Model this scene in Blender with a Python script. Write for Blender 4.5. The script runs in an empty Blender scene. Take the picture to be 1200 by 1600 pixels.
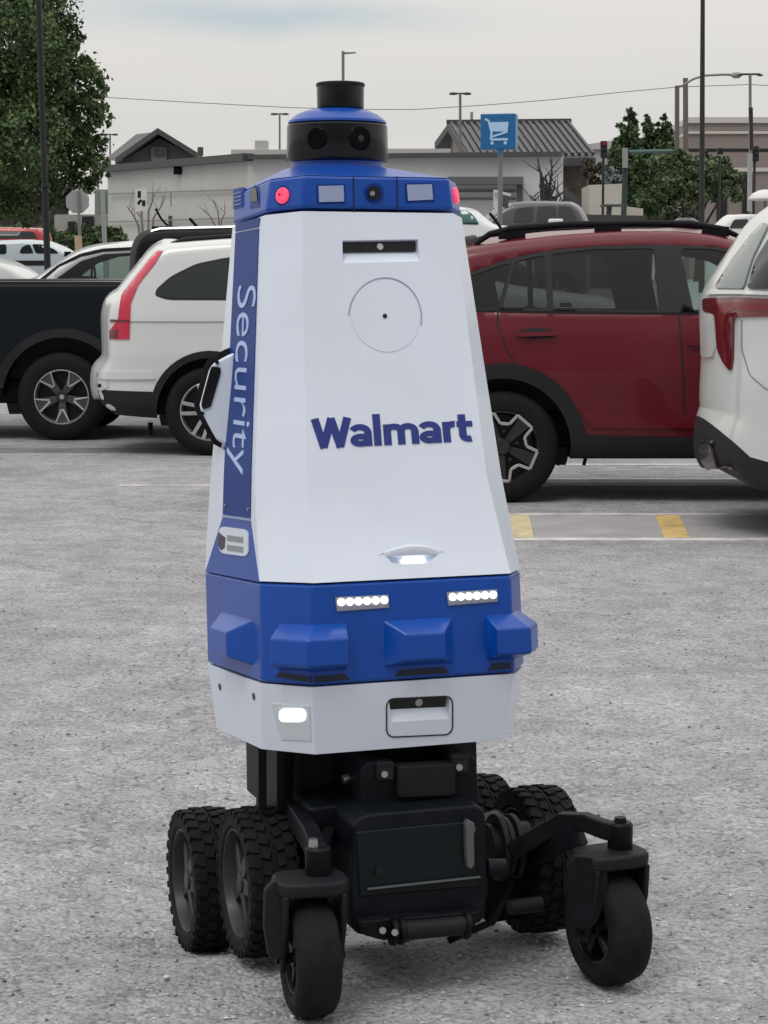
import bpy, bmesh, math, random
import numpy as np
from mathutils import Vector, Matrix, noise
from mathutils.geometry import delaunay_2d_cdt
random.seed(7); rng = np.random.default_rng(7)
S = bpy.context.scene; COL = S.collection
R = math.radians
# ---------------------------------------------------------------- camera
F = 3300.0; PITCH = math.atan(345 / F); CAMH = 1.2
cd = bpy.data.cameras.new("Camera"); cam = bpy.data.objects.new("Camera", cd); COL.objects.link(cam)
cd.sensor_fit = 'VERTICAL'; cd.sensor_height = 24; cd.lens = 24 * F / 1600
cd.clip_start = 0.1; cd.clip_end = 8000
cam.location = (0, 0, CAMH); cam.rotation_euler = (math.pi / 2 - PITCH, 0, 0)
S.camera = cam
# ---------------------------------------------------------------- sky, sun, exposure
wd = bpy.data.worlds.new("World"); S.world = wd; wd.use_nodes = True
nt = wd.node_tree; N = nt.nodes; Lk = nt.links; N.clear()
SUN_EL, SUN_AZ = R(58), R(-150)
sky = N.new('ShaderNodeTexSky'); sky.sky_type = 'NISHITA'; sky.sun_disc = False
sky.sun_elevation = SUN_EL; sky.sun_rotation = SUN_AZ; sky.air_density = 1.5; sky.dust_density = 4
skm = N.new('ShaderNodeMix'); skm.data_type = 'RGBA'; skm.blend_type = 'MULTIPLY'; skm.inputs[0].default_value = 1
skm.inputs[7].default_value = (0.1, 0.1, 0.1, 1); Lk.new(sky.outputs[0], skm.inputs[6])
tc = N.new('ShaderNodeTexCoord')
sx = N.new('ShaderNodeSeparateXYZ'); Lk.new(tc.outputs['Generated'], sx.inputs[0])
# cloud deck coordinates: direction projected on a high plane
dz = N.new('ShaderNodeMath'); dz.operation = 'ADD'; dz.inputs[1].default_value = 0.06; Lk.new(sx.outputs[2], dz.inputs[0])
dm = N.new('ShaderNodeMath'); dm.operation = 'MAXIMUM'; dm.inputs[1].default_value = 0.03; Lk.new(dz.outputs[0], dm.inputs[0])
dv = N.new('ShaderNodeVectorMath'); dv.operation = 'DIVIDE'; Lk.new(tc.outputs['Generated'], dv.inputs[0])
cxyz = N.new('ShaderNodeCombineXYZ')
for i in range(3): Lk.new(dm.outputs[0], cxyz.inputs[i])
Lk.new(cxyz.outputs[0], dv.inputs[1])
cn = N.new('ShaderNodeTexNoise'); cn.inputs['Scale'].default_value = 0.30; cn.inputs['Detail'].default_value = 4
cn.inputs['Roughness'].default_value = 0.4; Lk.new(dv.outputs[0], cn.inputs['Vector'])
cr = N.new('ShaderNodeValToRGB'); Lk.new(cn.outputs['Fac'], cr.inputs[0])
cr.color_ramp.elements[0].position = 0.30; cr.color_ramp.elements[0].color = (0.64, 0.635, 0.62, 1)
cr.color_ramp.elements[1].position = 0.60; cr.color_ramp.elements[1].color = (0.735, 0.705, 0.675, 1)
def mth(op, a, b2=None):
    q = N.new('ShaderNodeMath'); q.operation = op
    for i, x in enumerate((a, b2)):
        if x is None: continue
        if isinstance(x, (int, float)): q.inputs[i].default_value = x
        else: Lk.new(x, q.inputs[i])
    return q.outputs[0]
# one bluish thin patch in the cloud deck ahead, high on the left
wn = N.new('ShaderNodeTexNoise'); wn.inputs['Scale'].default_value = 14; wn.inputs['Detail'].default_value = 3; Lk.new(tc.outputs['Generated'], wn.inputs['Vector'])
zz = mth('ADD', sx.outputs[2], mth('MULTIPLY', wn.outputs['Fac'], .016))
e1 = mth('DIVIDE', mth('SUBTRACT', sx.outputs[0], -.058), .085); e2 = mth('DIVIDE', mth('SUBTRACT', zz, .1335), .0085)
dd = mth('ADD', mth('MULTIPLY', e1, e1), mth('MULTIPLY', e2, e2))
fr = mth('MULTIPLY', mth('GREATER_THAN', sx.outputs[1], 0.0), mth('POWER', 2.718, mth('MULTIPLY', dd, -1.0)))
pm = N.new('ShaderNodeMix'); pm.data_type = 'RGBA'; Lk.new(mth('MULTIPLY', fr, .75), pm.inputs[0]); Lk.new(cr.outputs[0], pm.inputs[6]); pm.inputs[7].default_value = (.42, .52, .58, 1)
# unseen sky behind the camera dimmed to darken reflections; overhead brightened for contact shadows
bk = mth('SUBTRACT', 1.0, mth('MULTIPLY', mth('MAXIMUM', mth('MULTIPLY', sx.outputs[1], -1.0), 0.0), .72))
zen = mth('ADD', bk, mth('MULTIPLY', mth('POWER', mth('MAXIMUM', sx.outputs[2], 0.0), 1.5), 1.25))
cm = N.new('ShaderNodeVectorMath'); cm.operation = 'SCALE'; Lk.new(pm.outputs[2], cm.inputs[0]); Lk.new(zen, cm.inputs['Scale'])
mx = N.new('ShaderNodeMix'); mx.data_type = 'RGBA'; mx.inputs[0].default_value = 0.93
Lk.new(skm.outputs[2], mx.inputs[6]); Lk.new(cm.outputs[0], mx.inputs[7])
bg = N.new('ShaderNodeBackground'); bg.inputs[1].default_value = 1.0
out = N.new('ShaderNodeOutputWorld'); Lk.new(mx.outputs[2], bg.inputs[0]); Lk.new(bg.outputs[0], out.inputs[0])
sl = bpy.data.lights.new("Sun", 'SUN'); so = bpy.data.objects.new("Sun", sl); COL.objects.link(so)
sl.energy = 0.9; sl.angle = R(25); sl.color = (1.0, 0.97, 0.93)
sdir = Vector((math.sin(SUN_AZ) * math.cos(SUN_EL), math.cos(SUN_AZ) * math.cos(SUN_EL), math.sin(SUN_EL)))
so.rotation_euler = sdir.to_track_quat('Z', 'Y').to_euler(); so.location = (0, 0, 30)
S.view_settings.view_transform = 'Standard'; S.view_settings.look = 'None'
S.view_settings.exposure = 0.08; S.view_settings.gamma = 1.0

# ---------------------------------------------------------------- helpers
CA, SA = math.cos(PITCH), math.sin(PITCH)
CPOS = Vector((0, 0, CAMH))
def ray(u, v):
    a = (u - 600) / F; b = (800 - v) / F
    return Vector((a, CA + b * SA, -SA + b * CA))
def P(u, v, Y):
    d = ray(u, v); return CPOS + d * (Y / d.y)
def onplane(u, v, p0, n, off=0.0):
    d = ray(u, v); t = (p0 - CPOS).dot(n) / d.dot(n)
    p = CPOS + d * t
    if n.dot(d) > 0: n = -n
    return p + n * off
MATS = {}
def mat(name, col, rough=0.5, metal=0.0, var=0.0, vscale=8.0, bump=0.0, bscale=60.0, coat=0.0, emit=None, estr=0.0, spec=None, col2=None, trans=0.0):
    if name in MATS: return MATS[name]
    m = bpy.data.materials.new(name); m.use_nodes = True; t = m.node_tree; n = t.nodes; b = n['Principled BSDF']
    b.inputs['Base Color'].default_value = (*col, 1); b.inputs['Roughness'].default_value = rough
    b.inputs['Metallic'].default_value = metal; b.inputs['Coat Weight'].default_value = coat
    b.inputs['Coat Roughness'].default_value = 0.04
    if spec is not None: b.inputs['Specular IOR Level'].default_value = spec
    if trans: b.inputs['Transmission Weight'].default_value = trans
    if emit: b.inputs['Emission Color'].default_value = (*emit, 1); b.inputs['Emission Strength'].default_value = estr
    if var or bump:
        g = n.new('ShaderNodeNewGeometry')
        if var:
            no = n.new('ShaderNodeTexNoise'); no.inputs['Scale'].default_value = vscale; no.inputs['Detail'].default_value = 6
            t.links.new(g.outputs['Position'], no.inputs['Vector'])
            r = n.new('ShaderNodeValToRGB'); t.links.new(no.outputs['Fac'], r.inputs[0])
            c2 = col2 or tuple(c * (1 + var) for c in col)
            r.color_ramp.elements[0].position = .3; r.color_ramp.elements[0].color = (*[c * (1 - var) for c in col], 1)
            r.color_ramp.elements[1].position = .7; r.color_ramp.elements[1].color = (*c2, 1)
            t.links.new(r.outputs[0], b.inputs['Base Color'])
            mr = n.new('ShaderNodeMapRange'); mr.inputs[3].default_value = max(0, rough - .08); mr.inputs[4].default_value = min(1, rough + .1)
            t.links.new(no.outputs['Fac'], mr.inputs[0]); t.links.new(mr.outputs[0], b.inputs['Roughness'])
        if bump:
            n2 = n.new('ShaderNodeTexNoise'); n2.inputs['Scale'].default_value = bscale; n2.inputs['Detail'].default_value = 4
            t.links.new(g.outputs['Position'], n2.inputs['Vector'])
            bp = n.new('ShaderNodeBump'); bp.inputs['Strength'].default_value = bump; bp.inputs['Distance'].default_value = .01
            t.links.new(n2.outputs['Fac'], bp.inputs['Height']); t.links.new(bp.outputs[0], b.inputs['Normal'])
    MATS[name] = m; return m
ROOTM = {}
def tag(o, label=None, cat=None, group=None, kind=None):
    if label: o['label'] = label
    if cat: o['category'] = cat
    if group: o['group'] = group
    if kind: o['kind'] = kind
    return o
def empty(name, loc, rz=0.0, label=None, cat=None, group=None):
    o = bpy.data.objects.new(name, None); COL.objects.link(o); o.empty_display_size = .2
    o.location = loc; o.rotation_euler = (0, 0, rz)
    ROOTM[o.name] = Matrix.Translation(loc) @ Matrix.Rotation(rz, 4, 'Z')
    return tag(o, label, cat, group)
class MB:
    def __init__(s): s.v = []; s.f = []
    def add(s, vs, fs):
        k = len(s.v); s.v += [Vector(p) for p in vs]; s.f += [tuple(i + k for i in f) for f in fs]; return s
    def box(s, c, sz, M=None):
        x, y, z = [a / 2 for a in sz]; M = M or Matrix.Identity(3); c = Vector(c)
        vs = [c + M @ Vector((i * x, j * y, k * z)) for i in (-1, 1) for j in (-1, 1) for k in (-1, 1)]
        return s.add(vs, [(0, 1, 3, 2), (4, 6, 7, 5), (0, 4, 5, 1), (2, 3, 7, 6), (0, 2, 6, 4), (1, 5, 7, 3)])
    def beam(s, p0, p1, w, h, w2=None, h2=None, up=(0, 0, 1)):
        p0 = Vector(p0); p1 = Vector(p1); d = (p1 - p0).normalized(); up = Vector(up)
        sd = d.cross(up).normalized(); u2 = sd.cross(d).normalized(); w2 = w2 or w; h2 = h2 or h
        vs = []
        for p, a, b in ((p0, w, h), (p1, w2, h2)):
            for i, j in ((-1, -1), (1, -1), (1, 1), (-1, 1)): vs.append(p + sd * i * a / 2 + u2 * j * b / 2)
        return s.add(vs, [(3, 2, 1, 0), (4, 5, 6, 7), (0, 1, 5, 4), (1, 2, 6, 5), (2, 3, 7, 6), (3, 0, 4, 7)])
    def tube(s, path, rad, n=10, cap=True):
        path = [Vector(p) for p in path]; rs = rad if isinstance(rad, (list, tuple)) else [rad] * len(path)
        rings = []; prev = None
        for i, p in enumerate(path):
            d = (path[min(i + 1, len(path) - 1)] - path[max(i - 1, 0)]).normalized()
            a = d.cross(Vector((0, 0, 1)) if abs(d.z) < .9 else Vector((1, 0, 0))).normalized()
            if prev is not None: a = (prev - d * prev.dot(d)).normalized()
            prev = a; b = d.cross(a)
            rings.append([p + (a * math.cos(2 * math.pi * k / n) + b * math.sin(2 * math.pi * k / n)) * rs[i] for k in range(n)])
        vs = [q for r in rings for q in r]; fs = []
        for i in range(len(rings) - 1):
            for k in range(n): fs.append((i * n + k, i * n + (k + 1) % n, (i + 1) * n + (k + 1) % n, (i + 1) * n + k))
        if cap: fs += [tuple(range(n))[::-1], tuple(range((len(rings) - 1) * n, len(rings) * n))]
        return s.add(vs, fs)
    def cyl(s, p0, p1, r, r2=None, n=24): return s.tube([p0, p1], [r, r2 if r2 is not None else r], n)
    def loft(s, rings, cap=True):
        n = len(rings[0]); vs = [q for r in rings for q in r]; fs = []
        for i in range(len(rings) - 1):
            for k in range(n): fs.append((i * n + k, i * n + (k + 1) % n, (i + 1) * n + (k + 1) % n, (i + 1) * n + k))
        if cap: fs += [tuple(range(n))[::-1], tuple(range((len(rings) - 1) * n, len(rings) * n))]
        return s.add(vs, fs)
    def lathe(s, c, axis, prof, n=48, closed=False):
        """prof: list of (r, a) a = distance along axis"""
        axis = Vector(axis).normalized(); a = axis.cross(Vector((0, 0, 1)) if abs(axis.z) < .9 else Vector((1, 0, 0))).normalized(); b = axis.cross(a); c = Vector(c)
        rings = [[c + axis * h + (a * math.cos(2 * math.pi * k / n) + b * math.sin(2 * math.pi * k / n)) * r for k in range(n)] for r, h in prof]
        if closed: rings.append(rings[0]); return s.loft(rings, False)
        return s.loft(rings, True)
    def prism(s, pts, vec):
        pts = [Vector(p) for p in pts]; vec = Vector(vec); n = len(pts)
        return s.add(pts + [p + vec for p in pts], [tuple(range(n)), tuple(range(n, 2 * n))[::-1]] + [(i, i + n, (i + 1) % n + n, (i + 1) % n) for i in range(n)])
    def build(s, name, m, parent=None, smooth=False, bevel=0.0, seg=2, angle=35, merge=False, recalc=True):
        me = bpy.data.meshes.new(name); vs = s.v
        if parent is not None:
            root = parent
            while root.parent: root = root.parent
            M = ROOTM.get(root.name, Matrix.Identity(4)).inverted(); vs = [M @ p for p in vs]
        me.from_pydata([tuple(p) for p in vs], [], s.f)
        if merge or recalc:
            bm = bmesh.new(); bm.from_mesh(me)
            if merge: bmesh.ops.remove_doubles(bm, verts=bm.verts, dist=2e-4)
            if recalc: bmesh.ops.recalc_face_normals(bm, faces=bm.faces)
            bm.to_mesh(me); bm.free()
        me.materials.append(m)
        o = bpy.data.objects.new(name, me); COL.objects.link(o)
        if parent is not None: o.parent = parent
        else: ROOTM[o.name] = Matrix.Identity(4)
        if smooth:
            me.shade_smooth()
            if smooth == 'auto': me.set_sharp_from_angle(angle=R(angle))
        if bevel:
            b = o.modifiers.new('bevel', 'BEVEL'); b.width = bevel; b.segments = seg; b.limit_method = 'ANGLE'; b.angle_limit = R(25)
            b.use_clamp_overlap = True; me.shade_smooth()
            w = o.modifiers.new('wn', 'WEIGHTED_NORMAL'); w.keep_sharp = True
        return o
def cut(o, cutters):
    """subtract closed cutters (MB in world space) from o for good"""
    root = o
    while root.parent: root = root.parent
    M = ROOTM.get(root.name, Matrix.Identity(4)).inverted()
    tmp = []
    for c in cutters:
        me = bpy.data.meshes.new('cutter'); me.from_pydata([tuple(M @ p) for p in c.v], [], c.f)
        bm = bmesh.new(); bm.from_mesh(me); bmesh.ops.recalc_face_normals(bm, faces=bm.faces); bm.to_mesh(me); bm.free()
        q = bpy.data.objects.new('cutter', me); COL.objects.link(q); q.parent = root
        md = o.modifiers.new('b', 'BOOLEAN'); md.operation = 'DIFFERENCE'; md.solver = 'EXACT'; md.object = q; tmp.append(q)
        # booleans first
    mods = [m for m in o.modifiers]
    keep = [(m.type, m.name) for m in mods if m.type != 'BOOLEAN']
    for t, nme in keep: o.modifiers[nme].show_viewport = False
    bpy.context.view_layer.update()
    dg = bpy.context.evaluated_depsgraph_get(); dg.update()
    me = bpy.data.meshes.new_from_object(o.evaluated_get(dg))
    o.modifiers.clear() if not keep else [o.modifiers.remove(m) for m in mods if m.type == 'BOOLEAN']
    for t, nme in keep: o.modifiers[nme].show_viewport = True
    o.data = me
    for q in tmp: bpy.data.objects.remove(q)
def textmesh(s, bold=0.0, spacing=1.0, extrude=0.01):
    c = bpy.data.curves.new('txt', 'FONT'); c.body = s; c.offset = bold; c.space_character = spacing; c.extrude = extrude; c.resolution_u = 6
    o = bpy.data.objects.new('txt', c); COL.objects.link(o); bpy.context.view_layer.update()
    me = bpy.data.meshes.new_from_object(o.evaluated_get(bpy.context.evaluated_depsgraph_get()))
    vs = [v.co.copy() for v in me.vertices]; fs = [tuple(p.vertices) for p in me.polygons]
    bpy.data.objects.remove(o); bpy.data.meshes.remove(me)
    x0 = min(v.x for v in vs); x1 = max(v.x for v in vs); y0 = min(v.y for v in vs); y1 = max(v.y for v in vs)
    return [((v.x - x0) / (x1 - x0), (v.y - y0) / (y1 - y0), 1 if v.z > 0 else 0) for v in vs], fs
def textquad(s, BL, BR, TR, TL, p0, n, off=.0012, **k):
    vs, fs = textmesh(s, **k); mb = MB(); pts = []
    for a, b, c in vs:
        u = (BL[0] * (1 - a) + BR[0] * a) * (1 - b) + (TL[0] * (1 - a) + TR[0] * a) * b
        w = (BL[1] * (1 - a) + BR[1] * a) * (1 - b) + (TL[1] * (1 - a) + TR[1] * a) * b
        pts.append(onplane(u, w, p0, n, off * c + .0002))
    return mb.add(pts, fs)

# ---------------------------------------------------------------- materials
RUB = mat('rubber', (.012, .012, .014), .72, var=.3, vscale=30, spec=.13)
BLACKP = mat('black plastic', (.005, .007, .010), .45, var=.3, vscale=25, spec=.16)
BLACKM = mat('black metal', (.007, .007, .010), .42, var=.3, vscale=30, spec=.13)
TRIM = mat('grey textured trim', (.011, .012, .015), .55, var=.2, vscale=12, spec=.2)
WHITE = mat('robot white shell', (.69, .755, .87), .28, var=.035, vscale=5, coat=.25)
BLUE = mat('robot blue shell', (.0, .060, .36), .30, var=.10, vscale=4, coat=.12, spec=.4)
BLUED = mat('robot decal blue', (.001, .036, .22), .42, spec=.2)
NAVY = mat('navy lettering', (.018, .035, .22), .4)
LETW = mat('pale lettering', (.42, .56, .85), .45)
GLOSSB = mat('gloss black lens', (.004, .005, .007), .10, spec=.4)
ALU = mat('machined aluminium', (.55, .55, .57), .32, metal=.85)
STEEL = mat('zinc bolt', (.38, .38, .38), .35, metal=.9)
GLASS = mat('dark tinted glass', (.016, .022, .024), .04, spec=.5, coat=.4)
SEAM = mat('seam black', (.006, .006, .007), .6)

# ---------------------------------------------------------------- ground
def sst(x, a, b):
    t = min(1, max(0, (x - a) / (b - a))); return t * t * (3 - 2 * t)
GY = [-30, 3.7, 5, 8, 10.3, 12.45, 16.5, 18.5, 20.5, 27, 40, 60, 100, 400, 4000]
GZ = [-.034, -.034, -.036, -.040, -.044, -.05, -.085, -.1, -.08, .33, .75, 1.2, 1.75, 3.0, 3.0]
BO = Vector((.045, 3.88)); BC, BS = math.cos(R(18)), math.sin(R(18))
def zg(x, y):
    z = float(np.mean(np.interp(y + np.array([-.02, -.01, 0, .01, .02]) * max(abs(y), 1), GY, GZ)))
    dx, dy = x - BO.x, y - BO.y
    xb = dx * BC + dy * BS; yb = -dx * BS + dy * BC
    if abs(xb) < 2.5 and -1 < yb < 2.5:
        z -= .062 * sst(yb, .0, .3) * math.exp(-(xb / .62) ** 4) * (1 - sst(yb, .55, 1.6))
    return z
def axis_pts(fine0, fine1, step, lim0, lim1, g=1.16):
    a = list(np.arange(fine0, fine1 + 1e-6, step)); s = step; x = a[-1]
    while x < lim1: s *= g; x += s; a.append(min(x, lim1))
    s = step; x = a[0]; pre = []
    while x > lim0: s *= g; x -= s; pre.append(max(x, lim0))
    return np.array(pre[::-1] + a)
gx = axis_pts(-1.2, 1.4, .05, -2500, 2500, 1.14); gy = axis_pts(3.2, 6, .05, -12, 4500, 1.045)
mb = MB(); mb.v = [Vector((x, y, zg(x, y))) for y in gy for x in gx]; nx = len(gx)
mb.f = [(j * nx + i, j * nx + i + 1, (j + 1) * nx + i + 1, (j + 1) * nx + i) for j in range(len(gy) - 1) for i in range(nx - 1)]
def asphalt():
    m = bpy.data.materials.new('asphalt'); m.use_nodes = True; t = m.node_tree; n = t.nodes; L = t.links; b = n['Principled BSDF']
    g = n.new('ShaderNodeNewGeometry')
    def no(sc, det=5, ro=.55):
        q = n.new('ShaderNodeTexNoise'); q.inputs['Scale'].default_value = sc; q.inputs['Detail'].default_value = det; q.inputs['Roughness'].default_value = ro
        L.new(g.outputs['Position'], q.inputs['Vector']); return q
    def ramp(src, p0, c0, p1, c1):
        r = n.new('ShaderNodeValToRGB'); L.new(src, r.inputs[0]); e = r.color_ramp.elements
        e[0].position = p0; e[0].color = (*c0, 1); e[1].position = p1; e[1].color = (*c1, 1); return r
    def mix(kind, fac, a, bb):
        q = n.new('ShaderNodeMix'); q.data_type = 'RGBA'; q.blend_type = kind
        if isinstance(fac, float): q.inputs[0].default_value = fac
        else: L.new(fac, q.inputs[0])
        L.new(a, q.inputs[6]); L.new(bb, q.inputs[7]); return q
    # warp then aggregate cells
    w = no(9, 3); wv = n.new('ShaderNodeVectorMath'); wv.operation = 'MULTIPLY_ADD'
    L.new(w.outputs['Color'], wv.inputs[0]); wv.inputs[1].default_value = (.06, .06, .0); L.new(g.outputs['Position'], wv.inputs[2])
    v1 = n.new('ShaderNodeTexVoronoi'); v1.inputs['Scale'].default_value = 82; L.new(wv.outputs[0], v1.inputs['Vector'])
    v2 = n.new('ShaderNodeTexVoronoi'); v2.inputs['Scale'].default_value = 170; L.new(wv.outputs[0], v2.inputs['Vector'])
    s1 = n.new('ShaderNodeSeparateColor'); L.new(v1.outputs['Color'], s1.inputs[0])
    s2 = n.new('ShaderNodeSeparateColor'); L.new(v2.outputs['Color'], s2.inputs[0])
    stone = ramp(s1.outputs[0], .05, (.235, .236, .246), .95, (.51, .512, .525))
    stone.color_ramp.elements.new(.5).color = (.372, .373, .386, 1)
    fine = ramp(s2.outputs[1], .0, (.29, .29, .302), 1.0, (.455, .456, .468))
    pick = ramp(no(16, 4).outputs['Fac'], .36, (0, 0, 0), .54, (1, 1, 1))
    c = mix('MIX', pick.outputs[0], stone.outputs[0], fine.outputs[0])
    crev = ramp(v1.outputs['Distance'], .5, (1, 1, 1), .9, (.66, .66, .67))
    c = mix('MULTIPLY', 1.0, c.outputs[2], crev.outputs[0])
    patch = ramp(no(.9, 6).outputs['Fac'], .34, (.85, .85, .86), .68, (1.07, 1.07, 1.07))
    c = mix('MULTIPLY', 1.0, c.outputs[2], patch.outputs[0])
    mid = ramp(no(5.5, 6, .7).outputs['Fac'], .38, (.80, .80, .83), .60, (1.07, 1.06, 1.06))
    c = mix('MULTIPLY', 1.0, c.outputs[2], mid.outputs[0])
    spot = ramp(no(48, 3, .65).outputs['Fac'], .60, (1, 1, 1), .70, (.36, .36, .39))
    c = mix('MULTIPLY', 1.0, c.outputs[2], spot.outputs[0])
    # oil stains with soft edges, and a few dark sealed cracks
    st = ramp(no(.55, 4, .5).outputs['Fac'], .60, (1, 1, 1), .72, (.72, .72, .73)); c = mix('MULTIPLY', 1.0, c.outputs[2], st.outputs[0])
    wc = n.new('ShaderNodeVectorMath'); wc.operation = 'MULTIPLY_ADD'; w2 = no(1.3, 4); L.new(w2.outputs['Color'], wc.inputs[0]); wc.inputs[1].default_value = (.9, .9, 0); L.new(g.outputs['Position'], wc.inputs[2])
    vc = n.new('ShaderNodeTexVoronoi'); vc.feature = 'DISTANCE_TO_EDGE'; vc.inputs['Scale'].default_value = .33; L.new(wc.outputs[0], vc.inputs['Vector'])
    ck = ramp(vc.outputs['Distance'], .0, (.78, .78, .78), .003, (1, 1, 1)); c = mix('MULTIPLY', 1.0, c.outputs[2], ck.outputs[0])
    L.new(c.outputs[2], b.inputs['Base Color']); b.inputs['Roughness'].default_value = .9; b.inputs['Specular IOR Level'].default_value = .25
    h = n.new('ShaderNodeMath'); h.operation = 'MULTIPLY_ADD'; L.new(v1.outputs['Distance'], h.inputs[0]); h.inputs[1].default_value = -1.0
    hn = no(70, 4); L.new(hn.outputs['Fac'], h.inputs[2])
    bp = n.new('ShaderNodeBump'); bp.inputs['Strength'].default_value = .9; bp.inputs['Distance'].default_value = .0055
    L.new(h.outputs[0], bp.inputs['Height']); L.new(bp.outputs[0], b.inputs['Normal'])
    return m
ASPH = asphalt()
tag(mb.build('ground', ASPH, smooth=True, recalc=False), 'grey worn asphalt parking lot with coarse aggregate', kind='structure')
def strip(name, x0, x1, y0, y1, m, dz=.005, skew=0.0, seg=None, label=None):
    q = MB(); nx_ = seg or max(2, int(abs(x1 - x0) / .5)); ny_ = max(2, int(abs(y1 - y0) / .25))
    for j in range(ny_ + 1):
        for i in range(nx_ + 1):
            y = y0 + (y1 - y0) * j / ny_; x = x0 + (x1 - x0) * i / nx_ + skew * j / ny_
            q.v.append(Vector((x, y, zg(x, y) + dz)))
    q.f = [(j * (nx_ + 1) + i, j * (nx_ + 1) + i + 1, (j + 1) * (nx_ + 1) + i + 1, (j + 1) * (nx_ + 1) + i) for j in range(ny_) for i in range(nx_)]
    b_ = [i for i in range(nx_ + 1)] + [j * (nx_ + 1) + nx_ for j in range(1, ny_ + 1)] + [ny_ * (nx_ + 1) + i for i in range(nx_ - 1, -1, -1)] + [j * (nx_ + 1) for j in range(ny_ - 1, 0, -1)]
    k0 = len(q.v); q.v += [q.v[i] - Vector((0, 0, dz + .004)) for i in b_]; n_ = len(b_)
    q.f += [(b_[i], k0 + i, k0 + (i + 1) % n_, b_[(i + 1) % n_]) for i in range(n_)]
    o = q.build(name, m, recalc=False); tag(o, label, kind='structure'); return o
PAINTW = mat('worn white paint', (.50, .49, .50), .8, var=.3, vscale=7)
PAINTY = mat('worn yellow paint', (.55, .40, .16), .8, var=.3, vscale=9)
CONC = mat('pale concrete band', (.31, .305, .315), .9, var=.14, vscale=3)
DARKG = mat('ground band grey', (.17, .17, .18), .9, var=.3, vscale=2)  # darker grey for the strips laid across the ground
strip('concrete_band', .55, 14, 10.55, 11.76, CONC, .004, label='pale concrete gutter band crossing the parking lot')
strip('white_line', .55, 14, 10.48, 10.58, PAINTW, .008, label='near white line along the concrete band')
strip('white_line', .55, 14, 11.72, 11.80, PAINTW, .008, label='far white line along the concrete band')
strip('yellow_mark', P(1040, 823, 11.1).x - .075, P(1040, 823, 11.1).x + .055, 10.6, 11.7, PAINTY, .008, skew=.10, label='faded yellow stall mark on the concrete band')
strip('yellow_mark', P(812, 823, 11.1).x - .1, P(812, 823, 11.1).x + .04, 10.6, 11.7, mat('rubbed yellow paint', (.50, .43, .26), .8, var=.2, vscale=14), .008, skew=.05, label='faded yellow stall mark beside the robot')
strip('white_line', -1.73, 3.2, 13.66, 13.74, PAINTW, .005, label='thin white line running behind the robot')
strip('white_line', .7, 8, 14.15, 14.28, PAINTW, .005, label='white line under the red car')
strip('white_line', .7, 8, 15.5, 15.62, PAINTW, .005, label='second white line beyond the red car')
strip('dark_band', -9, -1.2, 16.9, 17.4, DARKG, .005, label='dark ground band in front of the pickup')
strip('dark_band', -9, 3, 18.8, 20.2, DARKG, .005, label='dark ground band behind the pickup')

# loose grit lying on the asphalt near the camera
mbg = MB(); rgp = np.random.default_rng(4)
ico = [Vector(p).normalized() for p in ((0, 0, 1), (1, 0, .2), (-.3, .95, .1), (-.8, -.5, .2), (.3, -1, -.1), (0, .1, -1))]; icf = [(0, 1, 2), (0, 2, 3), (0, 3, 4), (0, 4, 1), (5, 2, 1), (5, 3, 2), (5, 4, 3), (5, 1, 4)]
for k in range(5200):
    y = 3.1 + 6.5 * rgp.random() ** 1.6; x = rgp.uniform(-.22, .22) * y; r_ = .0022 + .0042 * rgp.random() ** 3; z = zg(x, y) + r_ * .25
    a_ = rgp.uniform(0, 6.28); ca_, sa_ = math.cos(a_), math.sin(a_); sc_ = rgp.uniform(.6, 1.4, 3)
    mbg.add([(x + (p.x * ca_ * sc_[0] - p.y * sa_ * sc_[1]) * r_, y + (p.x * sa_ * sc_[0] + p.y * ca_ * sc_[1]) * r_, z + p.z * r_ * .7) for p in ico], icf)
gm = mat('grit', (.34, .335, .34), .9); gn = gm.node_tree; gg = gn.nodes.new('ShaderNodeNewGeometry'); gr_ = gn.nodes.new('ShaderNodeValToRGB')
gr_.color_ramp.elements[0].color = (.10, .10, .105, 1); gr_.color_ramp.elements[1].color = (.62, .61, .60, 1); gn.links.new(gg.outputs['Random Per Island'], gr_.inputs[0]); gn.links.new(gr_.outputs[0], gn.nodes['Principled BSDF'].inputs['Base Color'])
tag(mbg.build('gravel', gm), 'loose grit scattered on the asphalt', 'gravel', kind='stuff')

# ================================================================ ROBOT
TH, BE, RX, RY, LZ0 = R(20), R(4), -.0452, 3.96, .44
def bl(x, y, z):
    y2 = y * math.cos(BE) + (z - LZ0) * math.sin(BE); z2 = LZ0 + (z - LZ0) * math.cos(BE) - y * math.sin(BE)
    return Vector((x * math.cos(TH) - y2 * math.sin(TH) + RX, x * math.sin(TH) + y2 * math.cos(TH) + RY, z2))
LV = [(.370, .179, .245, -.266, -.159, .142), (.497, .192, .254, -.297, -.198, .165), (.676, .186, .251, -.302, -.195, .176),
      (.849, .172, .240, -.236, -.143, .160), (1.336, .146, .192, -.165, -.092, .123), (1.398, .139, .182, -.164, -.096, .136)]
def lev(z):
    for a, b in zip(LV, LV[1:]):
        if z <= b[0] + 1e-6:
            t = (z - a[0]) / (b[0] - a[0]); return [a[i] * (1 - t) + b[i] * t for i in range(6)]
    return list(LV[-1])
def ring(z, inset=0.0):
    z, hf, hs, yf, yc, yb = lev(z) if z <= 1.398 else LV[-1]
    hf -= inset * .6; hs -= inset; yf += inset; yc += inset * .4; yb -= inset * .4; yk = yb + (yc - yf)
    return [(-hf, yf, z), (hf, yf, z), (hs, yc, z), (hs, yb, z), (hf, yk, z), (-hf, yk, z), (-hs, yb, z), (-hs, yc, z)]
def rw(z, inset=0.0): return [bl(*p) for p in ring(z, inset)]
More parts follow.
